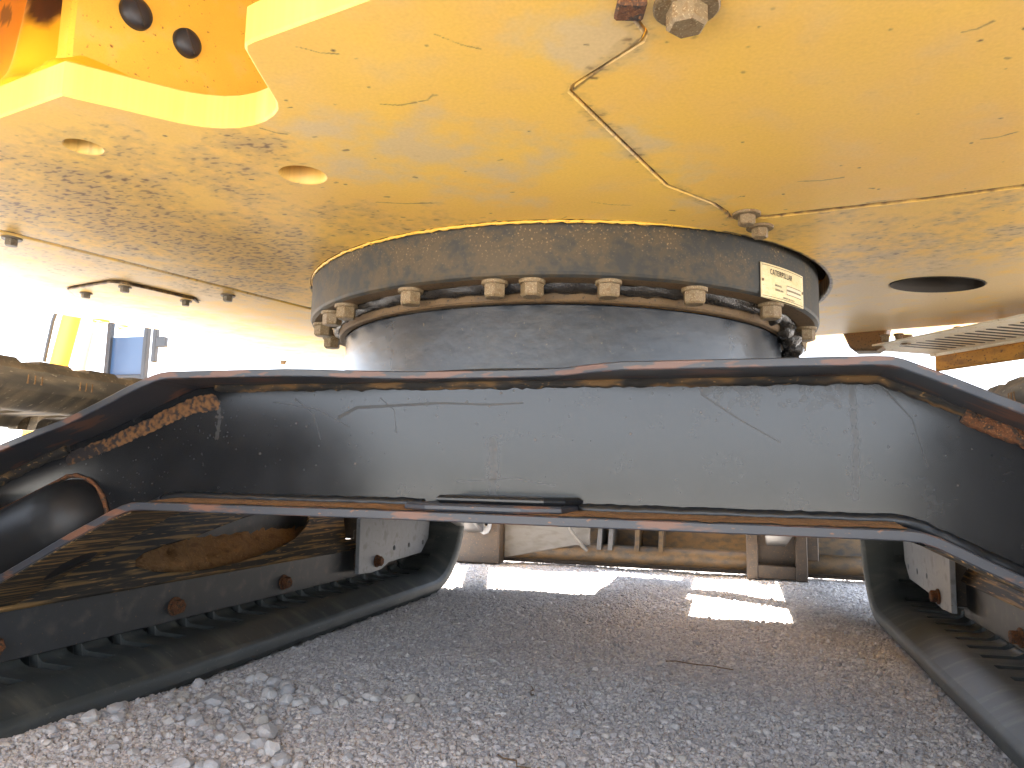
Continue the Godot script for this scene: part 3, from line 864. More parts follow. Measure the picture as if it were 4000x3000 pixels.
	plate(stl, V.call([e0.dot(U) - 0.05, e0.dot(W), e0.dot(U) + 0.165, e0.dot(W), e1.dot(U) + 0.165, e1.dot(W), e1.dot(U) - 0.05, e1.dot(W)]), -0.002, 0.002, pf, [], 0.0006)
	var lp := ex_part("louvre_panel", ex, done(stl), M.pale_panel, "pale slotted floor panel beside the counterweight")
	for sp in slot_strips:
		var sq := begin()
		plate(sq, sp, -0.0026, 0.0026, pf, [], 0.0004)
		part("slot_shade_strip", lp, done(sq), M.ink)  # dark inlay painting the shade inside each slot
	var stb := begin()
	var r0 := O + R_ * -0.075 + U * 0.168; var r1 := O + R_ * 0.47 + U * 0.168
	tube(stb, [r0, (r0 + r1) * 0.5, r1], 0.008, 12)
	part("rolled_lip", lp, done(stb), M.pale_panel)
	var stv := begin()
	var bd := Basis(R_.normalized(), Vector3.UP, R_.normalized().cross(Vector3.UP))
	box(stv, (r0 + r1) * 0.5 + U * 0.02 + Vector3(0, -0.018, 0), Vector3(0.56, 0.05, 0.012), 0.004, bd)
	part("counterweight_lip", lp, done(stv), M.dirty_yellow, Transform3D.IDENTITY, "brown lower lip of the counterweight")
	for p in [[0.325, -1.870, 0.0085], [0.352, -1.862, 0.0085], [0.370, -1.885, 0.012], [0.435, -1.85, 0.006], [0.465, -1.838, 0.006], [0.545, -1.81, 0.006], [0.585, -1.80, 0.006]]:
		part("bolt", mp, hexbolt(p[2], p[2] * 1.9, 1.3), M.bolt, Transform3D(Basis(Vector3.UP, p[0] * 20.0), Vector3(p[0], 0.7995 if p[1] > -1.84 else 0.792, p[1])))
	# tie bracket hanging behind the base plate
	var stt := begin()
	var tx := Transform3D(Basis(HB, Vector3.UP, -HA), house(0.66, 0.0, 0))
	plate(stt, V.call([0.42, 0.83, 0.44, 0.775, 0.452, 0.765, 0.50, 0.762, 0.512, 0.77, 0.53, 0.83]), -0.03, 0.03, tx, [], 0.004)
	ex_part("tie_bracket", ex, done(stt), M.under)

# ---------------------------------------------------------------- slewing ring and tower
func on_ring(r: float, deg: float, y: float) -> Vector3:
	var a := deg_to_rad(deg)
	return Vector3(MX + sin(a) * r, y, BZ + cos(a) * r)

func build_slew(ex: Node3D) -> void:
	uvf = func(p: Vector3) -> Vector2:
		var a := rad_to_deg(atan2(p.x - MX, p.z - BZ))
		return Vector2((a + 100.0) / 200.0, (0.82 - p.y) / 0.10)
	var cc := Vector3(MX, 0, BZ)
	var st := begin()
	lathe(st, cc, PackedVector2Array([Vector2(0.44, 0.815), Vector2(0.4876, 0.815), Vector2(0.4876, 0.7305), Vector2(0.4855, 0.7265), Vector2(0.480, 0.7235)]), 160)
	var ring := ex_part("slewing_ring", ex, done(st), M.ring, "dark slewing ring caked with brown mud and flecks")
	uvf = no_fn
	st = begin()
	lathe(st, cc, PackedVector2Array([Vector2(0.480, 0.7235), Vector2(0.452, 0.7235), Vector2(0.446, 0.727), Vector2(0.43, 0.727)]), 160)
	part("ring_underside", ring, done(st), M.under)
	var rn := noise(41, 1.0, 3)
	st = begin()
	lathe(st, cc, PackedVector2Array([Vector2(0.449, 0.7245), Vector2(0.447, 0.718), Vector2(0.4405, 0.7115), Vector2(0.433, 0.7125), Vector2(0.429, 0.720)]), 200, Basis.IDENTITY, true,
		func(k: int, a: float) -> Vector2: return Vector2(rn.get_noise_2d(sin(a) * 30.0 + k * 9.0, cos(a) * 30.0), rn.get_noise_2d(sin(a) * 38.0, cos(a) * 38.0 + k * 5.0)) * 0.0042)
	part("grease_seal", ring, done(st), M.grease, Transform3D.IDENTITY, "shiny black grease squeezed out round the seal")
	# lump of grease at the right
	var gn := noise(61, 60.0, 3)
	st = begin()
	var lump := func(p: Vector3) -> float:
		var d := 1.0
		for q in [[74.0, 0.441, 0.704, 0.015], [80.0, 0.441, 0.698, 0.018], [87.0, 0.442, 0.690, 0.019], [94.0, 0.441, 0.684, 0.018], [66.0, 0.442, 0.712, 0.010]]:
			d = smin(d, p.distance_to(on_ring(q[1], q[0], q[2])) - q[3], 0.02)
		return d + gn.get_noise_3dv(p) * 0.007
	surface_net(st, Vector3(0.03, 0.655, -1.54), Vector3(0.13, 0.735, -1.22), 0.005, lump)
	part("grease_lump", ring, done(st), M.grease)
	# retaining ring just above the tower
	st = begin()
	lathe(st, cc, PackedVector2Array([Vector2(0.434, 0.714), Vector2(0.4345, 0.7035), Vector2(0.432, 0.701), Vector2(0.4225, 0.7005)]), 160)
	part("inner_race", ring, done(st), M.under)
	var bm := hexbolt(0.0165, 0.0235, 1.16)
	for a in [-44.1, -35.9, -15.4, 1.9, 8.6, 21.9, 38.2, 58.5, 84.9, -74.6, -58.0, 100.0, 120.0, -100.0, -120.0, 140.0, 160.0, 180.0, -160.0, -140.0]:
		part("bolt", ring, bm, M.bolt, Transform3D(Basis(Vector3.UP, deg_to_rad(a * 3.1 + 12.0)), on_ring(0.464, a, 0.7235)))
	# maker's plate bent round the ring
	var bend := func(deg0: float, deg1: float, y0: float, y1: float, r: float, skew0: float, skew1: float) -> ArrayMesh:
		var s := begin()
		smooth(s)
		for i in 12:
			var t0 := i / 12.0; var t1 := (i + 1) / 12.0
			var a0 := lerpf(deg0, deg1, t0); var a1 := lerpf(deg0, deg1, t1)
			var k0 := lerpf(skew0, skew1, t0); var k1 := lerpf(skew0, skew1, t1)
			quad(s, on_ring(r, a0, y0 + k0), on_ring(r, a1, y0 + k1), on_ring(r, a1, y1 + k1), on_ring(r, a0, y1 + k0))
		for e in [[y0, -1], [y1, 1]]:
			quad(s, on_ring(r, deg0, e[0] + skew0), on_ring(r - 0.0015, deg0, e[0] + skew0), on_ring(r - 0.0015, deg1, e[0] + skew1), on_ring(r, deg1, e[0] + skew1))
		return done(s)
	var np := ex_part("name_plate", ex, bend.call(50.9, 66.0, 0.7215, 0.7745, 0.4893, 0.0, 0.002), M.label, "cream maker's plate riveted to the ring")
	part("field_box", np, bend.call(58.9, 64.6, 0.742, 0.7475, 0.4897, 0.001, 0.0018), M.label_box)
	part("field_box", np, bend.call(58.9, 64.6, 0.7345, 0.740, 0.4897, 0.001, 0.0018), M.label_box)
	for e in [[0.7478], [0.7417], [0.7403], [0.7341]]:
		part("ruled_line", np, bend.call(58.9, 64.6, e[0], e[0] + 0.0007, 0.4899, 0.001, 0.0018), M.ink)
	part("ruled_line", np, bend.call(51.4, 65.4, 0.7712, 0.7719, 0.4899, 0.0, 0.002), M.ink)
	part("ruled_line", np, bend.call(51.4, 65.4, 0.7238, 0.7245, 0.4899, 0.0, 0.002), M.ink)
	for w in [["CATERPILLAR", 53.6, 0.7625, 7.4, 0.0085], ["MODEL", 55.0, 0.7435, 2.2, 0.003], ["SERIAL NO.", 55.0, 0.7365, 2.8, 0.003], ["MADE IN ITALY", 57.6, 0.7275, 4.2, 0.0026]]:
		var tm := TextMesh.new()
		var sf := SystemFont.new()
		sf.font_names = PackedStringArray(["Droid Sans"])
		sf.font_weight = 700
		tm.font = sf
		tm.text = w[0]
		tm.font_size = 32
		tm.pixel_size = 0.01
		tm.depth = 0.0
		tm.horizontal_alignment = HORIZONTAL_ALIGNMENT_LEFT
		var arr := tm.get_mesh_arrays()
		if arr.is_empty() or arr[Mesh.ARRAY_VERTEX] == null: continue
		var vs: PackedVector3Array = arr[Mesh.ARRAY_VERTEX]
		var idx = arr[Mesh.ARRAY_INDEX]
		if vs.is_empty(): continue
		var x0 := INF; var x1 := -INF; var y0 := INF; var y1 := -INF
		for v in vs:
			x0 = minf(x0, v.x); x1 = maxf(x1, v.x); y0 = minf(y0, v.y); y1 = maxf(y1, v.y)
		var s := begin()
		flat(s)
		var order: Array = []
		if idx != null and idx.size() > 0: order = Array(idx)
		else: order = range(vs.size())
		for i in order:
			var v := vs[i]
			var a: float = w[1] + (v.x - x0) / (x1 - x0) * w[3]
			var p := on_ring(0.48985, a, w[2] + (v.y - y0) / (y1 - y0) * w[4] - w[4] * 0.5 + 0.001)
			s.add_vertex(p)
		part("lettering", np, done(s), M.ink)
	for a in [51.5, 65.5]:
		var s := begin()
		var p := on_ring(0.4893, a, 0.748)
		var nrm := (p - Vector3(MX, p.y, BZ)).normalized()
		lathe(s, p, PackedVector2Array([Vector2(0.0024, 0.0), Vector2(0.002, 0.0012), Vector2(0, 0.0018)]), 12, Basis(nrm.cross(Vector3.UP), nrm, Vector3.UP), true)
		part("rivet", np, done(s), M.bolt)
	# --- tower
	st = begin()
	lathe(st, cc, PackedVector2Array([Vector2(0.40, 0.7004), Vector2(0.4195, 0.7004), Vector2(0.4215, 0.698), Vector2(0.4215, 0.605), Vector2(0.4235, 0.600), Vector2(0.428, 0.5975)]), 160)
	ex_part("tower", ex, done(st), M.tower, "glossy dark blue-grey cylinder under the slewing ring")
	# two hoses hanging at the right of the tower
	for k in 2:
		var sh := begin()
		var x := MX + 0.425 + k * 0.035
		tube(sh, [Vector3(x - 0.05, 0.72, -1.62), Vector3(x - 0.012, 0.665, -1.60), Vector3(x + 0.05, 0.60, -1.56)], 0.009, 10)
		ex_part("hose", ex, done(sh), M.ink)

# ---------------------------------------------------------------- X-frame
func strip(st: SurfaceTool, line: Array, th: float, zf: Callable, zb: float, sub := 1) -> void:
	# a bent sheet: top surface follows line (x, y), front edge z = zf(x)
	var pts: Array = []
	for i in line.size() - 1:
		for k in sub:
			pts.append((line[i] as Vector2).lerp(line[i + 1], float(k) / sub))
	pts.append(line[-1])
	var nm: Array = []
	for i in pts.size():
		var d: Vector2 = (pts[mini(i + 1, pts.size() - 1)] - pts[maxi(i - 1, 0)]).normalized()
		nm.append(Vector2(-d.y, d.x))
	var bev := 0.0015
	for i in pts.size() - 1:
		var ring: Array = []
		for j in [i, i + 1]:
			var p: Vector2 = pts[j]; var n: Vector2 = nm[j]
			var zz: float = zf.call(p.x)
			var lo := p - n * th
			var a := p - n * bev; var b := lo + n * bev
			ring.append([Vector3(p.x, p.y, zb), Vector3(p.x, p.y, zz - bev), Vector3(a.x, a.y, zz), Vector3(b.x, b.y, zz), Vector3(lo.x, lo.y, zz - bev), Vector3(lo.x, lo.y, zb)])
		for k in 6:
			st.set_smooth_group(k + 1)
			var k2 := (k + 1) % 6
			quad(st, ring[0][k], ring[0][k2], ring[1][k2], ring[1][k])

func lerp_line(line: Array, x: float) -> float:
	for i in line.size() - 1:
		if x <= line[i + 1].x or i == line.size() - 2:
			return lerpf(line[i].y, line[i + 1].y, (x - line[i].x) / (line[i + 1].x - line[i].x))
	return 0.0

func build_xframe(ex: Node3D) -> void:
	var top := [Vector2(-1.42, 0.385), Vector2(-1.176, 0.484), Vector2(-1.052, 0.524), Vector2(-1.007, 0.542), Vector2(-0.90, 0.586), Vector2(-0.876, 0.5945), Vector2(-0.862, 0.5975), Vector2(-0.845, 0.599), Vector2(-0.6, 0.5985), Vector2(-0.35, 0.5975), Vector2(-0.1, 0.597), Vector2(0.150, 0.5965), Vector2(0.168, 0.5955), Vector2(0.182, 0.5915), Vector2(0.218, 0.576), Vector2(0.265, 0.554), Vector2(0.297, 0.539), Vector2(0.60, 0.40)]
	var bot := [Vector2(-1.42, 0.13), Vector2(-1.147, 0.274), Vector2(-1.012, 0.345), Vector2(-0.935, 0.383), Vector2(-0.915, 0.3915), Vector2(-0.898, 0.396), Vector2(-0.88, 0.3975), Vector2(-0.5, 0.399), Vector2(0.175, 0.398), Vector2(0.193, 0.3965), Vector2(0.21, 0.391), Vector2(0.287, 0.354), Vector2(0.60, 0.21)]
	var wob := noise(71, 3.0, 2)
	var zt := func(x: float) -> float:
		var s := smoothstep(-0.655, -0.44, x) * (1.0 - smoothstep(-0.262, -0.135, x))
		return FZ - 0.052 * s + wob.get_noise_1d(x * 3.0) * 0.002
	var st := begin()
	strip(st, top, 0.0115, zt, -1.96, 6)
	var tf := ex_part("top_flange", ex, done(st), M.worn_top, "black top flange with worn, rust-patched front edge")
	st = begin()
	strip(st, bot, 0.0125, func(x: float) -> float: return FZ + wob.get_noise_1d(x * 3.0 + 9.0) * 0.0015, -1.065, 4)
	var bf := ex_part("bottom_flange", ex, done(st), M.worn, "bottom flange with grey paint flaking to orange rust on its edge")
	uvf = func(p: Vector3) -> Vector2: return Vector2(p.z * 1.1, p.x * 2.6 + p.y * 1.5)
	for lg in [[[Vector2(-1.42, 0.1165), Vector2(-1.147, 0.2605), Vector2(-1.012, 0.3315), Vector2(-0.935, 0.3695), Vector2(-0.90, 0.382)], 0], [[Vector2(0.195, 0.382), Vector2(0.21, 0.3775), Vector2(0.287, 0.3405), Vector2(0.60, 0.1965)], 1]]:
		st = begin()
		strip(st, lg[0], 0.002, func(x: float) -> float: return FZ - 0.003, -1.064, 2)
		part("muddy_underside", bf, done(st), M.deck)
	uvf = no_fn
	ex_part("belly_plate", ex, box_mesh(Vector3(-0.35, 0.3905, -1.475), Vector3(1.10, 0.012, 0.81), 0.002), M.black)
	# web between them
	uvf = func(p: Vector3) -> Vector2: return Vector2((p.x + 1.25) / 1.8, (0.66 - p.y) / 0.36)
	var wpoly := PackedVector2Array()
	var xs: Array = []
	for i in 61: xs.append(lerpf(-1.40, 0.58, i / 60.0))
	for x in xs: wpoly.append(Vector2(x, lerp_line(bot, x) + 0.0005))
	xs.reverse()
	for x in xs: wpoly.append(Vector2(x, lerp_line(top, x) - 0.013))
	st = begin()
	plate(st, wpoly, 0.0, 0.02, Transform3D(Basis.IDENTITY, Vector3(0, 0, -1.05)), [], 0.001)
	var web := ex_part("web_plate", ex, done(st), M.web, "smooth black face plate of the X-frame with scratches and rust specks")
	uvf = no_fn
	# weld beads: top joint (black caulk, rusty on the left leg, brown spot on the right leg), bottom joint
	var bead := func(line: Array, x0: float, x1: float, dy: float, r: float, sd: int, amp: float) -> ArrayMesh:
		var nn := noise(sd, 0.05, 3)
		var pts: Array = []
		var n := int((x1 - x0) / 0.007)
		for i in n + 1:
			var x := lerpf(x0, x1, float(i) / n)
			pts.append(Vector3(x, lerp_line(line, x) + dy, -1.031))
		var s := begin()
		tube(s, pts, r, 10, nn, amp)
		return done(s)
	part("weld_bead", web, bead.call(top, -0.83, 0.275, -0.0135, 0.009, 81, 0.004), M.grime)
	var rb := begin()
	var rn2 := noise(183, 34.0, 4); var rn3 := noise(184, 90.0, 3)
	smooth(rb)
	var nx := 150; var ny := 22
	for i in nx:
		for j in ny:
			var Q: Array = []; var K: Array = []
			for e in [[i, j], [i + 1, j], [i + 1, j + 1], [i, j + 1]]:
				var u := float(e[0]) / nx; var v := float(e[1]) / ny
				var x := lerpf(-1.15, -0.812, u)
				var wd := 0.046 * (0.75 + 0.25 * u)
				var y := lerp_line(top, x) - 0.018 - wd * v
				var hh := sin(PI * sat(v)) * 0.0045 * minf(1.0, minf(u, 1.0 - u) * 14.0)
				var nz := rn2.get_noise_2d(x * 1.0, y * 1.0)
				var nf := rn3.get_noise_2d(x, y)
				Q.append(Vector3(x, y, -1.0305 + hh * (1.0 + nz * 0.25 + nf * 0.35) - 0.0018))
				var edge := sat(sin(PI * v) * 1.7) * sat(0.35 + u * 1.2) * minf(1.0, minf(u * 3.0, (1.0 - u) * 12.0))
				var rr := sat((edge - 0.50 + nz * 0.7 + nf * 1.1) * 2.2)
				var cr := Color8(34, 31, 29).srgb_to_linear().lerp(Color8(78, 52, 32).srgb_to_linear().lerp(Color8(110, 76, 44).srgb_to_linear(), sat(0.5 + nf * 1.6)), rr)
				K.append(cr)
			for t in [0, 2, 1, 0, 3, 2]:
				rb.set_color(K[t]); vtx(rb, Q[t])
	part("weld_bead", web, done(rb), M.painted, Transform3D.IDENTITY, "broad rusty weld on the left leg")
	part("weld_bead", web, bead.call(top, 0.262, 0.335, -0.020, 0.0115, 83, 0.006), M.rust)
	part("weld_bead", web, bead.call(top, -1.38, -1.13, -0.018, 0.010, 86, 0.004), M.grime)
	part("weld_bead", web, bead.call(bot, -0.93, -0.45, 0.006, 0.009, 84, 0.002), M.black)
	part("weld_bead", web, bead.call(bot, -0.215, 0.5, 0.006, 0.009, 85, 0.002), M.black)
	part("weld_bead", web, bead.call(bot, -1.36, -0.92, 0.007, 0.010, 87, 0.003), M.black)
	# brown dust lying on the protruding ledge of the bottom flange
	st = begin()
	var dn := noise(88, 30.0, 3)
	flat(st)
	for i in 150:
		var x0 := lerpf(-0.88, 0.18, i / 150.0); var x1 := lerpf(-0.88, 0.18, (i + 1) / 150.0)
		var z0 := -1.02; 
		var w0 := 0.075 + dn.get_noise_1d(x0) * 0.03; var w1 := 0.075 + dn.get_noise_1d(x1) * 0.03
		var ya := lerp_line(bot, x0) + 0.003; var yb := lerp_line(bot, x1) + 0.003
		smooth(st)
		quad(st, Vector3(x0, ya - 0.002, z0 + w0), Vector3(x1, yb - 0.002, z0 + w1), Vector3(x1, yb + 0.002, z0), Vector3(x0, ya + 0.002, z0))
	part("dust_layer", bf, done(st), M.mud)
	# pad welded on the ledge
	st = begin()
	var pw := func(x0: float, x1: float) -> PackedVector2Array: return PackedVector2Array([Vector2(x0, -1.029), Vector2(x0 - 0.006, -0.955), Vector2(x0 + 0.03, -0.942), Vector2(x1 - 0.06, -0.942), Vector2(x1 - 0.01, -0.962), Vector2(x1, -1.029)])
	part("pad", bf, hplate(pw.call(-0.44, -0.215), 0.3995, 0.410, [], 0.003), M.worn, Transform3D.IDENTITY, "small worn steel pad in the middle of the ledge")
	part("pad", bf, hplate(PackedVector2Array([Vector2(-0.40, -1.029), Vector2(-0.405, -0.968), Vector2(-0.25, -0.965), Vector2(-0.225, -0.985), Vector2(-0.21, -1.029)]), 0.4102, 0.421, [], 0.004), M.black)
	# rounded hose guard low on the left leg
	st = begin()
	smooth(st)
	var gp := func(p: Vector3) -> float:
		var q := p - Vector3(-1.20, 0.315, -1.03)
		q = Basis(Vector3(0, 0, 1), -0.42) * q
		var dd := Vector2(q.y, q.z).length() - 0.072
		var cap := Vector3(maxf(q.x - 0.10, 0.0), q.y, q.z).length() - 0.072
		return smin(maxf(dd, q.x - 0.10), cap, 0.01) if q.x < 0.1 else cap
	surface_net(st, Vector3(-1.42, 0.17, -1.10), Vector3(-0.98, 0.44, -0.93), 0.009, gp)
	part("hose_guard", web, done(st), M.dull_black, Transform3D.IDENTITY, "rounded black bulge low on the left leg")
	st = begin()
	var gw: Array = []
	var gwn := noise(90, 0.05, 3)
	for i in 40:
		var a := lerpf(-0.9, 1.75, i / 39.0)
		var q := Vector3(0.10 + cos(a) * 0.076 if a < 1.57 else 0.10 - (a - 1.57) * 0.9, sin(minf(a, 1.57)) * 0.078, 0)
		gw.append(Vector3(-1.20, 0.315, -1.028) + Basis(Vector3(0, 0, 1), 0.42) * q)
	tube(st, gw, 0.0036, 8, gwn, 0.003)
	part("weld_bead", web, done(st), M.rust)
	# inside of the frame: stiffeners and a rear web so that light does not fall straight through
	for x in [-0.825, -0.345, 0.137]:
		ex_part("stiffener", ex, box_mesh(Vector3(x, 0.492, -1.25), Vector3(0.016, 0.182, 0.36), 0.002), M.black)
	st = begin()
	box(st, Vector3(-0.35, 0.491, -1.89), Vector3(1.06, 0.186, 0.02), 0.002)
	ex_part("rear_web_plate", ex, done(st), M.black)

# ---------------------------------------------------------------- tracks
func build_track(ex: Node3D, side: int) -> void:
	# local frame: s runs along the loop, i = inset from the inner edge, n = outward from the loop
	var x_edge := LX if side < 0 else RX
	var dirx := -1.0 if side < 0 else 1.0
	var z1 := -0.24; var z2 := -2.65
	var yc := 0.3125; var ri := 0.2475
	var straight := z1 - z2
	var length := 2.0 * straight + TAU * ri
	var at := func(s: float) -> Array:    # [point on the inner surface (z, y), outward normal (z, y)]
		s = fposmod(s, length)
		if s < straight:      # lower run, going forwards (-z)
			return [Vector2(z1 - s, yc - ri), Vector2(0, -1)]
		s -= straight
		if s < PI * ri:
			var a := s / ri
			return [Vector2(z2 - sin(a) * ri, yc - cos(a) * ri), Vector2(-sin(a), -cos(a))]
		s -= PI * ri
		if s < straight:
			var sag := sin(s / straight * PI) * 0.004
			return [Vector2(z2 + s, yc + ri - sag), Vector2(0, 1)]
		s -= straight
		var b := s / ri
		return [Vector2(z1 + sin(b) * ri, yc + cos(b) * ri), Vector2(sin(b), cos(b))]
	var P := func(s: float, i: float, n: float) -> Vector3:
		var q: Array = at.call(s)
		var z: Vector2 = q[0] + q[1] * n
		return Vector3(x_edge + dirx * i, z.y, z.x)
	var frame := func(s: float) -> Transform3D:   # local x = inset, y = inward (up on the lower run), z = along
		var q: Array = at.call(s)
		var nn: Vector2 = q[1]
		var y := Vector3(0, -nn.y, -nn.x)
		var x := Vector3(dirx, 0, 0)
		return Transform3D(Basis(x, y, x.cross(y)), P.call(s, 0.0, 0.0))
	# carcass
	var sec := [Vector2(0.0, 0.046), Vector2(0.0, 0.028), Vector2(0.003, 0.020), Vector2(0.011, 0.013), Vector2(0.040, -0.003), Vector2(0.062, -0.0125), Vector2(0.076, -0.0150), Vector2(0.0935, -0.0150), Vector2(0.096, 0.018), Vector2(0.354, 0.018), Vector2(0.356, -0.015), Vector2(0.395, -0.012), Vector2(0.44, 0.022), Vector2(0.45, 0.040), Vector2(0.44, 0.0575), Vector2(0.010, 0.0575)]
	var st := begin()
	var stu := begin()
	var stl := st
	var nseg := 260
	var cols := sec.size()
	for k in nseg:
		var mid_s := length * (k + 0.5) / nseg
		st = stu if mid_s > straight + PI * ri * 0.8 and mid_s < 2.0 * straight + PI * ri * 1.2 else stl
		var s0 := length * k / nseg; var s1 := length * (k + 1) / nseg
		for j in cols:
			var a: Vector2 = sec[j]; var b: Vector2 = sec[(j + 1) % cols]
			st.set_smooth_group(1 if j < 3 else (2 if j < 7 else 3 + j))
			var q := [P.call(s0, a.x, a.y), P.call(s1, a.x, a.y), P.call(s1, b.x, b.y), P.call(s0, b.x, b.y)]
			if side < 0: quad(st, q[0], q[1], q[2], q[3])
			else: quad(st, q[3], q[2], q[1], q[0])
	var trk := ex_part("track", ex, done(stl), M.rubber, "rubber track at the left, dusty on its upper run" if side < 0 else "rubber track at the right")
	part("upper_run", trk, done(stu), M.rubber_dusty)
	var N := 64
	var pitch := length / N
	# guide lug: a flat pad with a rounded horn rising from it, both sides of the roller path
	var lug := begin()
	for m in 2:
		var cx := 0.0
		var fx := func(i: float) -> float: return i if m == 0 else 0.45 - i
		var prof := [Vector2(0.0932, -0.020), Vector2(0.0933, 0.0150), Vector2(0.115, 0.0155), Vector2(0.165, 0.0165), Vector2(0.174, 0.0195), Vector2(0.183, 0.0255), Vector2(0.187, 0.033), Vector2(0.192, 0.0375), Vector2(0.213, 0.0375), Vector2(0.2135, -0.020)]
		var hw := [0.0335, 0.0340, 0.0340, 0.0335, 0.0330, 0.0320, 0.0305, 0.0285, 0.0280, 0.031]
		for j in prof.size() - 1:
			lug.set_smooth_group(30 if j == 0 else (1 if j < 8 else 20))
			var a: Vector2 = prof[j]; var b: Vector2 = prof[j + 1]
			var A0 := Vector3(fx.call(a.x), a.y, -hw[j]); var A1 := Vector3(fx.call(a.x), a.y, hw[j])
			var B0 := Vector3(fx.call(b.x), b.y, -hw[j + 1]); var B1 := Vector3(fx.call(b.x), b.y, hw[j + 1])
			if m == 0: quad(lug, A0, A1, B1, B0)
			else: quad(lug, B0, B1, A1, A0)
			flat(lug)
			var c0 := Vector3(fx.call(a.x), -0.020, -hw[j] + 0.010); var c1 := Vector3(fx.call(b.x), -0.020, -hw[j + 1] + 0.010)
			var e0 := Vector3(fx.call(a.x), -0.020, hw[j] - 0.010); var e1 := Vector3(fx.call(b.x), -0.020, hw[j + 1] - 0.010)
			if m == 0:
				quad(lug, A0, B0, c1, c0); quad(lug, e0, e1, B1, A1)
			else:
				quad(lug, c0, c1, B0, A0); quad(lug, A1, B1, e1, e0)
	var lug_mesh := done(lug)
	var tread := begin()
	# tread bar, staggered: a long block and a short one with chamfered ends
	var tp := func(x0: float, x1: float, zc: float, w: float, h: float) -> void:
		flat(tread)
		var lo := -0.057; var hi := -0.057 - h
		var b0 := [Vector3(x0, lo, zc - w), Vector3(x1, lo, zc - w), Vector3(x1, lo, zc + w), Vector3(x0, lo, zc + w)]
		var d := 0.006
		var t0 := [Vector3(x0 + d, hi, zc - w + d), Vector3(x1 - d, hi, zc - w + d), Vector3(x1 - d, hi, zc + w - d), Vector3(x0 + d, hi, zc + w - d)]
		for k in 4: quad(tread, b0[k], t0[k], t0[(k + 1) % 4], b0[(k + 1) % 4])
		quad(tread, t0[3], t0[2], t0[1], t0[0])
	tp.call(0.014, 0.30, 0.0, 0.034, 0.0085)
	tp.call(0.32, 0.436, 0.0, 0.034, 0.0085)
	var tread_mesh := done(tread)
	var tickm := begin()
	for k in 3: box(tickm, Vector3(0.0005, -0.031, -0.012 + k * 0.0125), Vector3(0.003, 0.015, 0.0028), 0.0008)
	var tick_mesh := done(tickm)
	for k in N:
		var s := (k + 0.35) * pitch
		var xf: Transform3D = frame.call(s)
		var low := s < straight + PI * ri
		part("guide_lug", trk, lug_mesh, M.rubber if low else M.rubber_dusty, xf)
		part("tread_bar", trk, tread_mesh, M.rubber if low else M.rubber_dusty, frame.call(s + pitch * 0.5))
		if not low and s < straight * 2.0 + PI * ri:
			part("cord_mark", trk, tick_mesh, M.mud, frame.call(s))
	# --- track frame
	var X := func(i: float) -> float: return x_edge + dirx * i
	st = begin()
	box(st, Vector3(X.call(0.180), 0.144, -1.43), Vector3(0.012, 0.094, 1.86), 0.002)
	var tfm := ex_part("track_frame", ex, done(st), M.frame, "dark side beam of the left track frame" if side < 0 else "dark side beam of the right track frame")
	# sloping mud deck with an oval opening
	uvf = func(p: Vector3) -> Vector2: return Vector2(p.z * 1.1, absf(p.x - x_edge) * 2.6 + p.y * 1.5)
	var dvec := Vector3(dirx * 0.105, 0.200, 0).normalized()
	var dx := Transform3D(Basis(Vector3(0, 0, -1), dvec, Vector3(0, 0, -1).cross(dvec)), Vector3(X.call(0.165), 0.190, 0))
	var hole := PackedVector2Array()
	for q in [[1.364, .048], [1.372, .064], [1.402, .077], [1.48, .091], [1.58, .103], [1.69, .125], [1.783, .143], [1.86, .154], [1.92, .159], [2.01, .155], [2.085, .147], [2.115, .134], [2.10, .115], [2.06, .092], [2.009, .070], [1.91, .047], [1.804, .031], [1.70, .021], [1.589, .015], [1.49, .019], [1.41, .029]]:
		hole.append(Vector2(q[0], q[1]))
	st = begin()
	plate(st, PackedVector2Array([Vector2(0.50, 0.0), Vector2(2.33, 0.0), Vector2(2.355, 0.035), Vector2(2.28, 0.041), Vector2(2.319, 0.114), Vector2(2.43, 0.226), Vector2(0.50, 0.226)]), -0.005 if side < 0 else -0.005, 0.005, dx, [hole], 0.0015)
	var deck := part("mud_deck", tfm, done(st), M.deck, Transform3D.IDENTITY, "sloping frame top smeared with dried mud")
	uvf = no_fn
	# mud pocket behind the opening
	st = begin()
	var mn := noise(401, 26.0, 3)
	smooth(st)
	var gu := 40; var gv := 12
	var inward := -dx.basis.z if dx.basis.z.y > 0 else dx.basis.z
	for iu in gu:
		for iv in gv:
			var Q: Array = []
			for e in [[iu, iv], [iu + 1, iv], [iu + 1, iv + 1], [iu, iv + 1]]:
				var u := lerpf(1.32, 2.17, float(e[0]) / gu); var v := lerpf(-0.01, 0.18, float(e[1]) / gv)
				var p: Vector3 = dx * Vector3(u, v, 0)
				var dep := 0.030 + sat((v - 0.06) / 0.1) * 0.05 - mn.get_noise_2d(u, v) * 0.02
				Q.append(p + inward * dep)
			quad(st, Q[0], Q[1], Q[2], Q[3])
	part("mud_pocket", tfm, done(st), M.mud)
	# outer slope, outer beam
	st = begin()
	var od := Vector3(dirx * 0.12, -0.225, 0)
	quad(st, Vector3(X.call(0.27), 0.3895, -0.5), Vector3(X.call(0.27), 0.3895, -2.42), Vector3(X.call(0.288), 0.19, -2.36), Vector3(X.call(0.288), 0.19, -0.5))
	box(st, Vector3(X.call(0.278), 0.150, -1.43), Vector3(0.012, 0.082, 1.86), 0.002)
	part("outer_beam", tfm, done(st), M.frame)
	# bottom strip: dark hollow with cream rim under the deck's edge
	part("deck_rim", tfm, box_mesh(Vector3(X.call(0.171), 0.1965, -1.42), Vector3(0.012, 0.010, 1.84), 0.002), M.dirty_yellow)
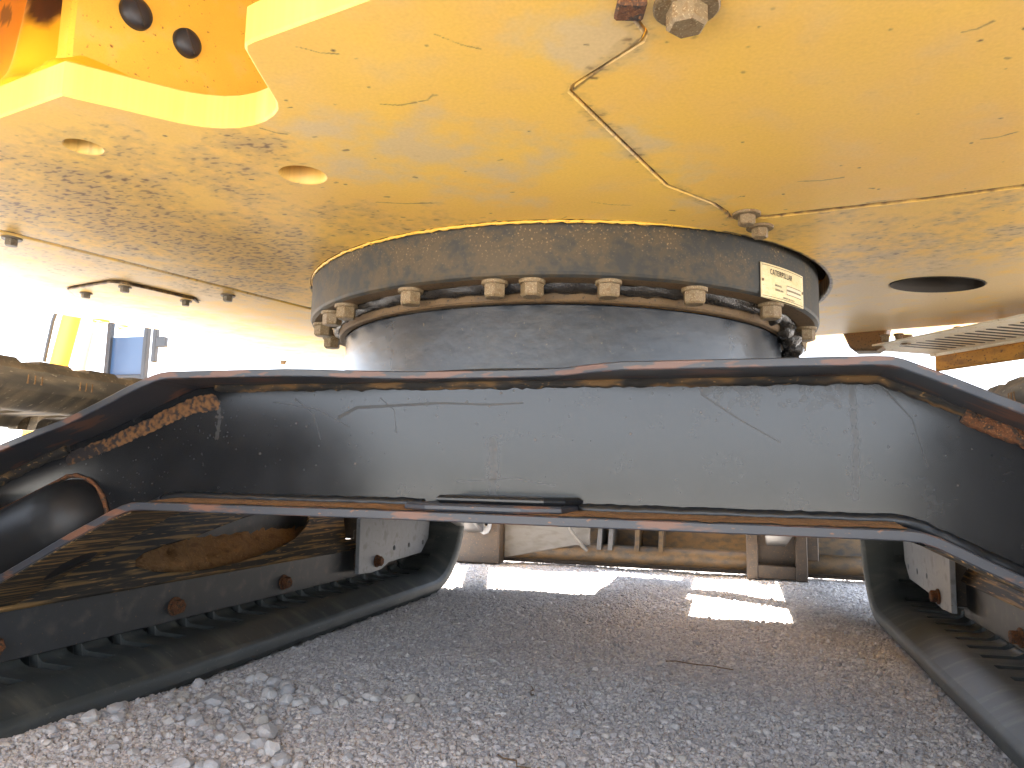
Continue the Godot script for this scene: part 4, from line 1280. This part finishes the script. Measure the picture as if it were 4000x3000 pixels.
	# rollers and their bolts
	for z in [-1.03, -1.482, -1.918, -2.40]:
		var sr := begin()
		var rb := Basis(Vector3(0, 0, 1), PI * 0.5)
		lathe(sr, Vector3(X.call(0.2285), 0.152, z), PackedVector2Array([Vector2(0.0, -0.037), Vector2(0.030, -0.037), Vector2(0.047, -0.034), Vector2(0.047, -0.020), Vector2(0.040, -0.017), Vector2(0.040, 0.017), Vector2(0.047, 0.020), Vector2(0.047, 0.034), Vector2(0.03, 0.037), Vector2(0, 0.037)]), 28, rb)
		part("roller", tfm, done(sr), M.rust)
		var by := 0.131 if z > -2.2 else 0.146
		var bx := Basis(Vector3(0, 0, 1), -PI * 0.5 * dirx)      # local -y towards the middle of the machine
		part("roller_bolt", tfm, hexbolt(0.0165, 0.022, 1.3), M.rust, Transform3D(bx * Basis(Vector3.UP, z * 5.0), Vector3(X.call(0.1735 if z > -2.2 else 0.1225), by if side < 0 else by - 0.006, z)), "rusty roller bolt")
	# idler guard: pale plate with small holes
	st = begin()
	var gx := Transform3D(Basis(Vector3(0, 0, -1), Vector3.UP, Vector3(1, 0, 0)), Vector3(X.call(0.130), 0, 0))
	var gpoly := PackedVector2Array([Vector2(2.269, 0.296), Vector2(2.34, 0.322), Vector2(2.813, 0.322), Vector2(2.860, 0.257), Vector2(2.850, 0.193), Vector2(2.783, 0.142), Vector2(2.495, 0.132), Vector2(2.444, 0.115), Vector2(2.372, 0.110), Vector2(2.273, 0.115)])
	var gh: Array = []
	for z in [2.536, 2.664, 2.795]: gh.append(circle(Vector2(z, 0.180), 0.009, 12))
	plate(st, gpoly, -0.007, 0.007, gx, gh, 0.0015)
	part("idler_guard", tfm, done(st), M.guard, Transform3D.IDENTITY, "pale grey idler guard plate with three small holes")
	part("guard_block", tfm, box_mesh(Vector3(X.call(0.160), 0.19, -2.43), Vector3(0.044, 0.13, 0.20), 0.004), M.blade_dark)
	# idler wheel and yoke
	st = begin()
	var rbi := Basis(Vector3(0, 0, 1), PI * 0.5)
	lathe(st, Vector3(X.call(0.225), yc, z2), PackedVector2Array([Vector2(0.0, -0.05), Vector2(0.05, -0.05), Vector2(0.06, -0.03), Vector2(0.20, -0.025), Vector2(0.228, -0.030), Vector2(0.228, 0.030), Vector2(0.2, 0.025), Vector2(0.06, 0.03), Vector2(0.05, 0.05), Vector2(0, 0.05)]), 48, rbi)
	part("idler_wheel", tfm, done(st), M.blade_dark)
	st = begin()
	box(st, Vector3(X.call(0.225), 0.27, -2.47), Vector3(0.13, 0.10, 0.20), 0.006)
	part("idler_yoke", tfm, done(st), M.blade_dark)
	st = begin()
	lathe(st, Vector3(X.call(0.225), yc, z1), PackedVector2Array([Vector2(0.0, -0.12), Vector2(0.12, -0.12), Vector2(0.13, -0.1), Vector2(0.13, -0.02), Vector2(0.225, -0.02), Vector2(0.225, 0.02), Vector2(0.15, 0.025), Vector2(0.15, 0.1), Vector2(0, 0.12)]), 48, rbi)
	part("sprocket", tfm, done(st), M.blade_dark)
	part("reflection_blocker", tfm, box_mesh(Vector3(X.call(0.345), 0.345, -0.40), Vector3(0.012, 0.38, 0.68), 0.003), M.blade_dark)  # added plate that keeps bright ground out of the web reflection
	part("drive_housing", tfm, box_mesh(Vector3(X.call(0.20), 0.31, -0.27), Vector3(0.26, 0.40, 0.46), 0.05), M.frame)  # oversized to fill the loop and darken the web reflection

# ---------------------------------------------------------------- dozer blade
func build_blade(ex: Node3D) -> void:
	var x0 := -1.62; var x1 := 0.93
	# curved mouldboard (its back is seen)
	var st := begin()
	var prof := [Vector2(-3.80, 0.028), Vector2(-3.835, 0.06), Vector2(-3.87, 0.12), Vector2(-3.885, 0.20), Vector2(-3.88, 0.30), Vector2(-3.85, 0.38), Vector2(-3.81, 0.44)]
	smooth(st)
	for i in prof.size() - 1:
		for k in 24:
			var a := lerpf(x0, x1, k / 24.0); var b := lerpf(x0, x1, (k + 1) / 24.0)
			var p: Vector2 = prof[i]; var q: Vector2 = prof[i + 1]
			quad(st, Vector3(a, p.y, p.x), Vector3(b, p.y, p.x), Vector3(b, q.y, q.x), Vector3(a, q.y, q.x))
			quad(st, Vector3(a, q.y, q.x - 0.014), Vector3(b, q.y, q.x - 0.014), Vector3(b, p.y, p.x - 0.014), Vector3(a, p.y, p.x - 0.014))
	var bl := ex_part("dozer_blade", ex, done(st), M.blade, "muddy dozer blade beyond the tracks, its ribbed back showing")
	# tube along the lower back
	st = begin()
	var nn := noise(501, 0.02, 3)
	var pts: Array = []
	for i in 60: pts.append(Vector3(lerpf(-1.2, x1 - 0.02, i / 59.0), 0.078, -3.755))
	tube(st, pts, 0.045, 16, nn, 0.003)
	part("lower_beam", bl, done(st), M.blade)
	st = begin()
	box(st, Vector3(-0.345, 0.026, -3.80), Vector3(2.5, 0.03, 0.02), 0.003)
	part("cutting_edge", bl, done(st), M.blade_dark)
	# gussets on the back
	for e in [[-0.675, 0.17], [-0.49, 0.0], [-0.375, 0.0], [-0.62, -0.3]]:
		st = begin()
		var g := PackedVector2Array([Vector2(3.70, 0.10), Vector2(3.88, 0.10), Vector2(3.88, 0.34), Vector2(3.80, 0.34)])
		var gx := Transform3D(Basis(Vector3(0, 0, -1), Vector3.UP, Vector3(1, 0, 0)), Vector3(e[0], 0, 0))
		plate(st, g, -0.011, 0.011, gx, [], 0.002)
		part("gusset", bl, done(st), M.blade if e[1] == 0.0 else M.pale_steel)
	# left arm end: dark block with a rounded pale shackle plate
	st = begin()
	box(st, Vector3(-1.31, 0.125, -3.68), Vector3(0.28, 0.235, 0.10), 0.008)
	part("left_arm_end", bl, done(st), M.blade_dark, Transform3D.IDENTITY, "dark block at the end of the left blade arm")
	st = begin()
	var sh := PackedVector2Array([Vector2(-1.315, 0.30), Vector2(-1.285, 0.20), Vector2(-1.265, 0.165), Vector2(-1.245, 0.155), Vector2(-1.225, 0.162), Vector2(-1.212, 0.185), Vector2(-1.205, 0.22), Vector2(-1.205, 0.30)])
	plate(st, sh, 0.0, 0.02, Transform3D(Basis.IDENTITY, Vector3(0, 0, -3.629)), [circle(Vector2(-1.235, 0.215), 0.017, 14, 0.6)], 0.003)
	part("shackle_plate", bl, done(st), M.guard)
	# grey hollow box right of it
	st = begin()
	plate(st, PackedVector2Array([Vector2(-1.165, 0.035), Vector2(-0.80, 0.115), Vector2(-0.72, 0.12), Vector2(-0.72, 0.33), Vector2(-1.165, 0.33)]), 0, 0.014, Transform3D(Basis.IDENTITY, Vector3(0, 0, -3.72)), [], 0.003)
	part("grey_panel", bl, done(st), M.pale_steel, Transform3D.IDENTITY, "grey steel panel on the back of the blade")
	# hose and clamp
	st = begin()
	tube(st, [Vector3(-0.81, 0.26, -3.62), Vector3(-0.80, 0.20, -3.62), Vector3(-0.765, 0.14, -3.65), Vector3(-0.735, 0.095, -3.70)], 0.010, 10)
	part("blade_hose", bl, done(st), M.pale_steel)
	# right arm end: open bracket
	st = begin()
	for e in [[0.045, 0.022], [0.255, 0.022]]: box(st, Vector3(e[0], 0.13, -3.66), Vector3(0.05, 0.24, 0.09), 0.004)
	box(st, Vector3(0.15, 0.14, -3.70), Vector3(0.18, 0.235, 0.02), 0.003)
	box(st, Vector3(0.15, 0.045, -3.66), Vector3(0.17, 0.06, 0.075), 0.004)
	box(st, Vector3(0.305, 0.17, -3.68), Vector3(0.05, 0.14, 0.05), 0.004)
	part("right_arm_end", bl, done(st), M.blade_dark, Transform3D.IDENTITY, "dark rusty bracket at the end of the right blade arm")
	# push arms and lift cylinder back to the X-frame
	for e in [[-1.31, -0.80], [0.15, 0.10]]:
		st = begin()
		var a := Vector3(e[0], 0.215, -3.66); var b := Vector3(e[1], 0.40, -2.0)
		var d := (b - a).normalized()
		var rt := d.cross(Vector3.UP).normalized()
		box(st, (a + b) * 0.5, Vector3(0.09, 0.11, a.distance_to(b)), 0.006, Basis(rt, rt.cross(d) * -1.0, -d))
		part("push_arm", bl, done(st), M.black)
	st = begin()
	tube(st, [Vector3(MX, 0.42, -2.0), Vector3(MX, 0.40, -3.1)], 0.055, 18)
	tube(st, [Vector3(MX, 0.40, -3.1), Vector3(MX, 0.385, -3.82)], 0.028, 14)
	part("lift_cylinder", bl, done(st), M.black)
	st = begin()
	box(st, Vector3(MX - 0.18, 0.49, -2.85), Vector3(0.32, 0.012, 1.7), 0.003)
	part("cylinder_sun_blocker", bl, done(st), M.black)  # added sheet, offset from the cylinder to shade the gravel
	part("arm_sun_blocker", bl, box_mesh(Vector3(0.33, 0.345, -3.12), Vector3(0.42, 0.010, 1.34), 0.003), M.black)  # unseen sheet added to keep sun off the gravel at the right
	part("arm_sun_blocker", bl, box_mesh(Vector3(-0.91, 0.345, -2.48), Vector3(0.60, 0.010, 1.16), 0.003), M.black)  # second added sheet, blocks the sun beside the left track
	part("sun_patch_divider", bl, box_mesh(Vector3(-0.045, 0.35, -3.175), Vector3(0.72, 0.010, 0.17), 0.003, Basis(Vector3.UP, -0.53)), M.black)  # added unseen board whose shadow splits the right sun patch

# ---------------------------------------------------------------- ground
func mound(x: float, z: float) -> float:
	# gravel pushed up beside the left track near the camera
	var d := x - LX
	var h := 0.0
	if d > -0.05: h += 0.034 * exp(-d * d / 0.02) * (1.0 - smoothstep(-1.5, -1.05, -z * -1.0)) * smoothstep(-1.75, -1.0, z)
	return h

var gnoise := noise(611, 2.2, 3)
func gy(x: float, z: float) -> float:
	var far_ := smoothstep(3.0, 5.0, Vector2(x + 0.3, z + 1.5).length())
	var h := gnoise.get_noise_2d(x, z) * 0.010 * (1.0 - far_)
	# the tracks press a flat bed
	for e in [[LX - 0.45, LX], [RX, RX + 0.45]]:
		var ins := smoothstep(e[0] - 0.04, e[0] + 0.02, x) * (1.0 - smoothstep(e[1] - 0.02, e[1] + 0.04, x)) * smoothstep(-3.0, -2.8, z)
		h = lerpf(h, -0.006, ins)
	var d := x - LX
	if d > -0.03: h += 0.030 * exp(-pow((d - 0.03) / 0.11, 2)) * smoothstep(-1.45, -1.0, z)
	return h

func build_ground() -> void:
	var xs: Array = []; var zs: Array = []
	for v in [-300.0, -120.0, -50.0, -25.0, -14.0, -9.0, -6.0, -4.5, -3.5]: xs.append(v); zs.append(v - 1.5)
	for i in 141: xs.append(-2.8 + 4.6 * i / 140.0)
	for i in 161: zs.append(-4.4 + 5.0 * i / 160.0)
	for v in [2.6, 3.6, 5.0, 8.0, 14.0, 25.0, 50.0, 120.0, 300.0]: xs.append(v); zs.append(v - 1.5)
	var st := begin()
	smooth(st)
	for i in xs.size() - 1:
		for j in zs.size() - 1:
			var P: Array = []
			for e in [[i, j], [i, j + 1], [i + 1, j + 1], [i + 1, j]]:
				P.append(Vector3(xs[e[0]], gy(xs[e[0]], zs[e[1]]), zs[e[1]]))
			quad(st, P[0], P[1], P[2], P[3])
	var g := part("ground", self, done(st), M.gravel)
	g.set_meta("kind", "structure")
	# stone shapes
	var rng := RandomNumberGenerator.new(); rng.seed = 99
	var shapes: Array = []
	for v in 6: shapes.append(stone_mesh(200 + v, 1 if v < 4 else 2))
	var tints := [Color(0.44, 0.43, 0.43), Color(0.39, 0.38, 0.385), Color(0.48, 0.465, 0.46), Color(0.34, 0.33, 0.33), Color(0.53, 0.515, 0.50), Color(0.42, 0.40, 0.385), Color(0.45, 0.43, 0.40)]
	# fine gravel
	var root := Node3D.new()
	put("gravel", self, root)
	root.set_meta("kind", "stuff")
	root.set_meta("label", "loose pale grey crushed gravel covering the ground between the tracks")
	root.set_meta("category", "gravel")
	for v in 4:
		var mm := MultiMesh.new()
		mm.transform_format = MultiMesh.TRANSFORM_3D
		mm.use_colors = true
		mm.mesh = shapes[v]
		var T: Array = []
		for k in 50000:
			var x := 0.0; var z := 0.0; var r := 0.0
			x = rng.randf_range(LX - 0.02, RX + 0.02)
			z = -0.85 - 3.4 * pow(rng.randf(), 1.15)
			if z < -2.6: x = rng.randf_range(-1.75, 1.0)
			var near := sat((-z - 0.9) / 2.6)
			r = lerpf(0.0023, 0.0049, rng.randf()) * lerpf(1.0, 1.25, near)
			if rng.randf() < 0.05: r *= 1.8
			T.append([x, z, r])
		mm.instance_count = T.size()
		for k in T.size():
			var e: Array = T[k]
			var b := Basis(Vector3(rng.randfn(), rng.randfn(), rng.randfn()).normalized(), rng.randf() * TAU).scaled(Vector3(rng.randf_range(0.8, 1.3), rng.randf_range(0.6, 1.0), rng.randf_range(0.8, 1.3)) * e[2])
			mm.set_instance_transform(k, Transform3D(b, Vector3(e[0], gy(e[0], e[1]) + e[2] * rng.randf_range(0.1, 0.55), e[1])))
			var c: Color = tints[rng.randi() % tints.size()]
			var kb := rng.randf_range(1.04, 1.30)
			mm.set_instance_color(k, Color(c.r * kb * 1.03, c.g * kb * 0.985, c.b * kb * 0.955))
		var mi := MultiMeshInstance3D.new()
		mi.multimesh = mm
		mi.material_override = M.stone
		mi.set_meta("kind", "stuff")
		put("gravel_chips", root, mi)
	# larger stones, one by one, thickest on the berm beside the left track
	for k in 260:
		var x := 0.0; var z := 0.0
		if k < 190:
			x = LX + 0.02 + absf(rng.randfn(0.0, 0.26)); z = rng.randf_range(-1.42, -0.95) + (x - LX) * -0.15
		else:
			x = rng.randf_range(LX + 0.1, RX - 0.05); z = -1.0 - 1.4 * rng.randf()
		if x > RX - 0.05: continue
		var r := rng.randf_range(0.006, 0.011)
		if k < 190 and rng.randf() < 0.18: r = rng.randf_range(0.012, 0.019)
		var b := Basis(Vector3(rng.randfn(), rng.randfn(), rng.randfn()).normalized(), rng.randf() * TAU).scaled(Vector3(rng.randf_range(0.8, 1.3), rng.randf_range(0.7, 1.0), rng.randf_range(0.8, 1.3)) * r)
		var mcol: int = rng.randi() % 5
		if not M.has("stone%d" % mcol):
			var c: Color = [Color(0.54, 0.515, 0.495), Color(0.47, 0.455, 0.45), Color(0.60, 0.575, 0.55), Color(0.50, 0.46, 0.41), Color(0.44, 0.43, 0.43)][mcol]
			M["stone%d" % mcol] = mat(Color.WHITE, 0.95, tile(256, 700 + mcol, c.linear_to_srgb(), c.darkened(0.25).linear_to_srgb(), 0.5, 0.3, c.lightened(0.2).linear_to_srgb(), 0.75, 1, 0.03, 0.1, 0.8, 0.08), 9.0)
		part("stone", g, shapes[4 + rng.randi() % 2], M["stone%d" % mcol], Transform3D(b, Vector3(x, gy(x, z) + r * 0.35, z)))

func stone_mesh(seed_: int, sub: int) -> ArrayMesh:
	var rng := RandomNumberGenerator.new(); rng.seed = seed_
	var t := (1.0 + sqrt(5.0)) / 2.0
	var vs: Array = []
	for p in [[-1, t, 0], [1, t, 0], [-1, -t, 0], [1, -t, 0], [0, -1, t], [0, 1, t], [0, -1, -t], [0, 1, -t], [t, 0, -1], [t, 0, 1], [-t, 0, -1], [-t, 0, 1]]:
		vs.append(Vector3(p[0], p[1], p[2]).normalized())
	var f := [[0, 11, 5], [0, 5, 1], [0, 1, 7], [0, 7, 10], [0, 10, 11], [1, 5, 9], [5, 11, 4], [11, 10, 2], [10, 7, 6], [7, 1, 8], [3, 9, 4], [3, 4, 2], [3, 2, 6], [3, 6, 8], [3, 8, 9], [4, 9, 5], [2, 4, 11], [6, 2, 10], [8, 6, 7], [9, 8, 1]]
	var planes: Array = []
	for i in 9: planes.append([Vector3(rng.randfn(), rng.randfn(), rng.randfn()).normalized(), rng.randf_range(0.55, 0.85)])
	var cut := func(v: Vector3) -> Vector3:
		for pl in planes:
			var d: float = v.dot(pl[0])
			if d > pl[1]: v -= pl[0] * (d - pl[1])
		return v
	var st := begin()
	flat(st)
	for tr in f:
		var a: Vector3 = vs[tr[0]]; var b: Vector3 = vs[tr[1]]; var c: Vector3 = vs[tr[2]]
		if sub == 1:
			tri(st, cut.call(a), cut.call(b), cut.call(c))
		else:
			var ab := (a + b).normalized(); var bc := (b + c).normalized(); var ca := (c + a).normalized()
			for q in [[a, ab, ca], [b, bc, ab], [c, ca, bc], [ab, bc, ca]]:
				tri(st, cut.call(q[0]), cut.call(q[1]), cut.call(q[2]))
	return done(st)

# ---------------------------------------------------------------- the machine parked behind on the left
func build_parked() -> void:
	var o := thing("parked_excavator", "second yellow excavator parked in the sun, seen through the gap at the left", "excavator", Vector3(-6.0, 0, -5.9))
	var my := mat(Color8(228, 170, 50), 0.5)
	var mg := mat(Color8(150, 140, 132), 0.4)
	var mb := mat(Color8(46, 66, 92), 0.35)
	var mk := mat(Color8(40, 42, 46), 0.6)
	var w := func(x: float, y: float, z: float) -> Vector3: return Vector3(x + 6.0, y, z + 5.9)
	var st := begin()
	box(st, w.call(-5.65, 0.95, -6.3), Vector3(2.2, 0.55, 1.5), 0.04)
	part("house_body", o, done(st), my)
	st = begin()
	tube(st, [w.call(-6.30, 1.1, -5.5), w.call(-6.26, 1.45, -5.5), w.call(-6.16, 1.9, -5.5), w.call(-5.9, 2.9, -5.6)], 0.11, 4)
	part("boom", o, done(st), my)
	st = begin()
	tube(st, [w.call(-5.98, 1.0, -5.42), w.call(-5.93, 1.45, -5.42), w.call(-5.84, 1.95, -5.42), w.call(-5.7, 2.6, -5.45)], 0.065, 14)
	part("boom_cylinder", o, done(st), mg)
	st = begin()
	tube(st, [w.call(-6.40, 1.45, -5.45), w.call(-6.38, 1.6, -5.45), w.call(-6.34, 1.85, -5.45), w.call(-6.22, 2.2, -5.45)], 0.018, 8)
	part("boom_hose", o, done(st), mk)
	st = begin()
	for x in [-5.80, -5.36]:
		box(st, w.call(x, 1.75, -5.62), Vector3(0.05, 1.3, 0.06), 0.01)
	box(st, w.call(-5.58, 1.28, -5.62), Vector3(0.44, 0.10, 0.06), 0.01)
	box(st, w.call(-5.58, 2.42, -6.0), Vector3(0.56, 0.06, 0.9), 0.02)
	part("cab_frame", o, done(st), mk)
	st = begin()
	box(st, w.call(-5.58, 1.50, -5.64), Vector3(0.40, 0.40, 0.02), 0.004)
	part("cab_door", o, done(st), mb)
	var gl := mat(Color(0.55, 0.7, 0.85, 0.25), 0.05)
	gl.transparency = BaseMaterial3D.TRANSPARENCY_ALPHA
	st = begin()
	box(st, w.call(-5.58, 2.04, -5.645), Vector3(0.40, 0.66, 0.008), 0.001)
	part("cab_window", o, done(st), gl)
	st = begin()
	box(st, w.call(-5.24, 1.62, -5.6), Vector3(0.05, 0.36, 0.05), 0.008)
	box(st, w.call(-5.12, 1.62, -5.55), Vector3(0.12, 0.10, 0.04), 0.01)
	part("mirror", o, done(st), mk)
	for s in [-1, 1]:
		st = begin()
		box(st, w.call(-5.65, 0.33, -6.3 + s * 0.75), Vector3(2.4, 0.6, 0.42), 0.16)
		part("track", o, done(st), mk)

# ---------------------------------------------------------------- small things on the gravel
func build_small() -> void:
	var rng := RandomNumberGenerator.new(); rng.seed = 17
	var spots := [[-0.33, -1.16, 0.11, 0.5, "bent dry twig lying across pale stones near the left track"], [-0.42, -1.55, 0.06, 1.3, "short dry twig further up the gravel, left of the middle"], [-0.1, -1.9, 0.16, 0.1, "thin straw lying on the gravel right of the middle"]]
	for e in spots:
		var st := begin()
		var pts: Array = []
		for i in 7:
			var t := i / 6.0 - 0.5
			pts.append(Vector3(cos(e[3]) * t * e[2] + rng.randfn(0, 0.003), 0.010 + rng.randf() * 0.006, sin(e[3]) * t * e[2] + rng.randfn(0, 0.003)))
		tube(st, pts, 0.0014, 6)
		var o := part("twig", self, done(st), M.twig, Transform3D(Basis.IDENTITY, Vector3(e[0], gy(e[0], e[1]), e[1])))
		o.set_meta("label", e[4])
		o.set_meta("category", "twig")
		o.set_meta("group", "twigs on the gravel")

# ---------------------------------------------------------------- added foliage row, out of view, to darken reflections in the black paint
func build_added_hedge() -> void:
	var o := thing("added_hedge", "unseen dark green foliage row added behind the camera to darken reflections in the black paint", "added_hedge", Vector3(0, 0, 7.0))
	var hn := noise(801, 0.9, 4)
	var mm := mat(Color(0.07, 0.078, 0.055).linear_to_srgb(), 0.85)
	var st := begin()
	smooth(st)
	var prof := [Vector2(-0.5, 0.0), Vector2(-0.5, 0.25), Vector2(-0.46, 0.42), Vector2(-0.33, 0.53), Vector2(0.0, 0.57), Vector2(0.33, 0.53), Vector2(0.46, 0.42), Vector2(0.5, 0.25), Vector2(0.5, 0.0)]
	var nx := 160
	var P := func(i: int, k: int) -> Vector3:
		var x := lerpf(-14.0, 14.0, float(i) / nx)
		var p: Vector2 = prof[k]
		var d := hn.get_noise_3d(x * 2.0, p.x * 2.0, p.y * 2.0)
		return Vector3(x, p.y * (1.0 + d * 0.22), p.x * (1.0 + d * 0.3))
	for i in nx:
		for k in prof.size() - 1:
			quad(st, P.call(i, k), P.call(i, k + 1), P.call(i + 1, k + 1), P.call(i + 1, k))
	part("foliage", o, done(st), mm)
	var lm := begin()
	flat(lm)
	tri(lm, Vector3(-0.02, 0, 0), Vector3(0.02, 0, 0), Vector3(0.0, 0.06, 0.01))
	tri(lm, Vector3(-0.02, 0, 0), Vector3(0.0, 0.06, 0.01), Vector3(0.02, 0, 0))
	var mul := MultiMesh.new()
	mul.transform_format = MultiMesh.TRANSFORM_3D
	mul.mesh = done(lm)
	mul.instance_count = 9000
	var rng := RandomNumberGenerator.new(); rng.seed = 3
	for i in 9000:
		var k := rng.randi() % (prof.size() - 1)
		var p: Vector2 = prof[k].lerp(prof[k + 1], rng.randf())
		mul.set_instance_transform(i, Transform3D(Basis(Vector3(rng.randfn(), rng.randfn(), rng.randfn()).normalized(), rng.randf() * TAU), Vector3(rng.randf_range(-14, 14), p.y * 1.04, p.x * 1.06)))
	var mi := MultiMeshInstance3D.new()
	mi.multimesh = mul
	mi.material_override = mm
	mi.set_meta("kind", "stuff")
	put("leaves", o, mi)
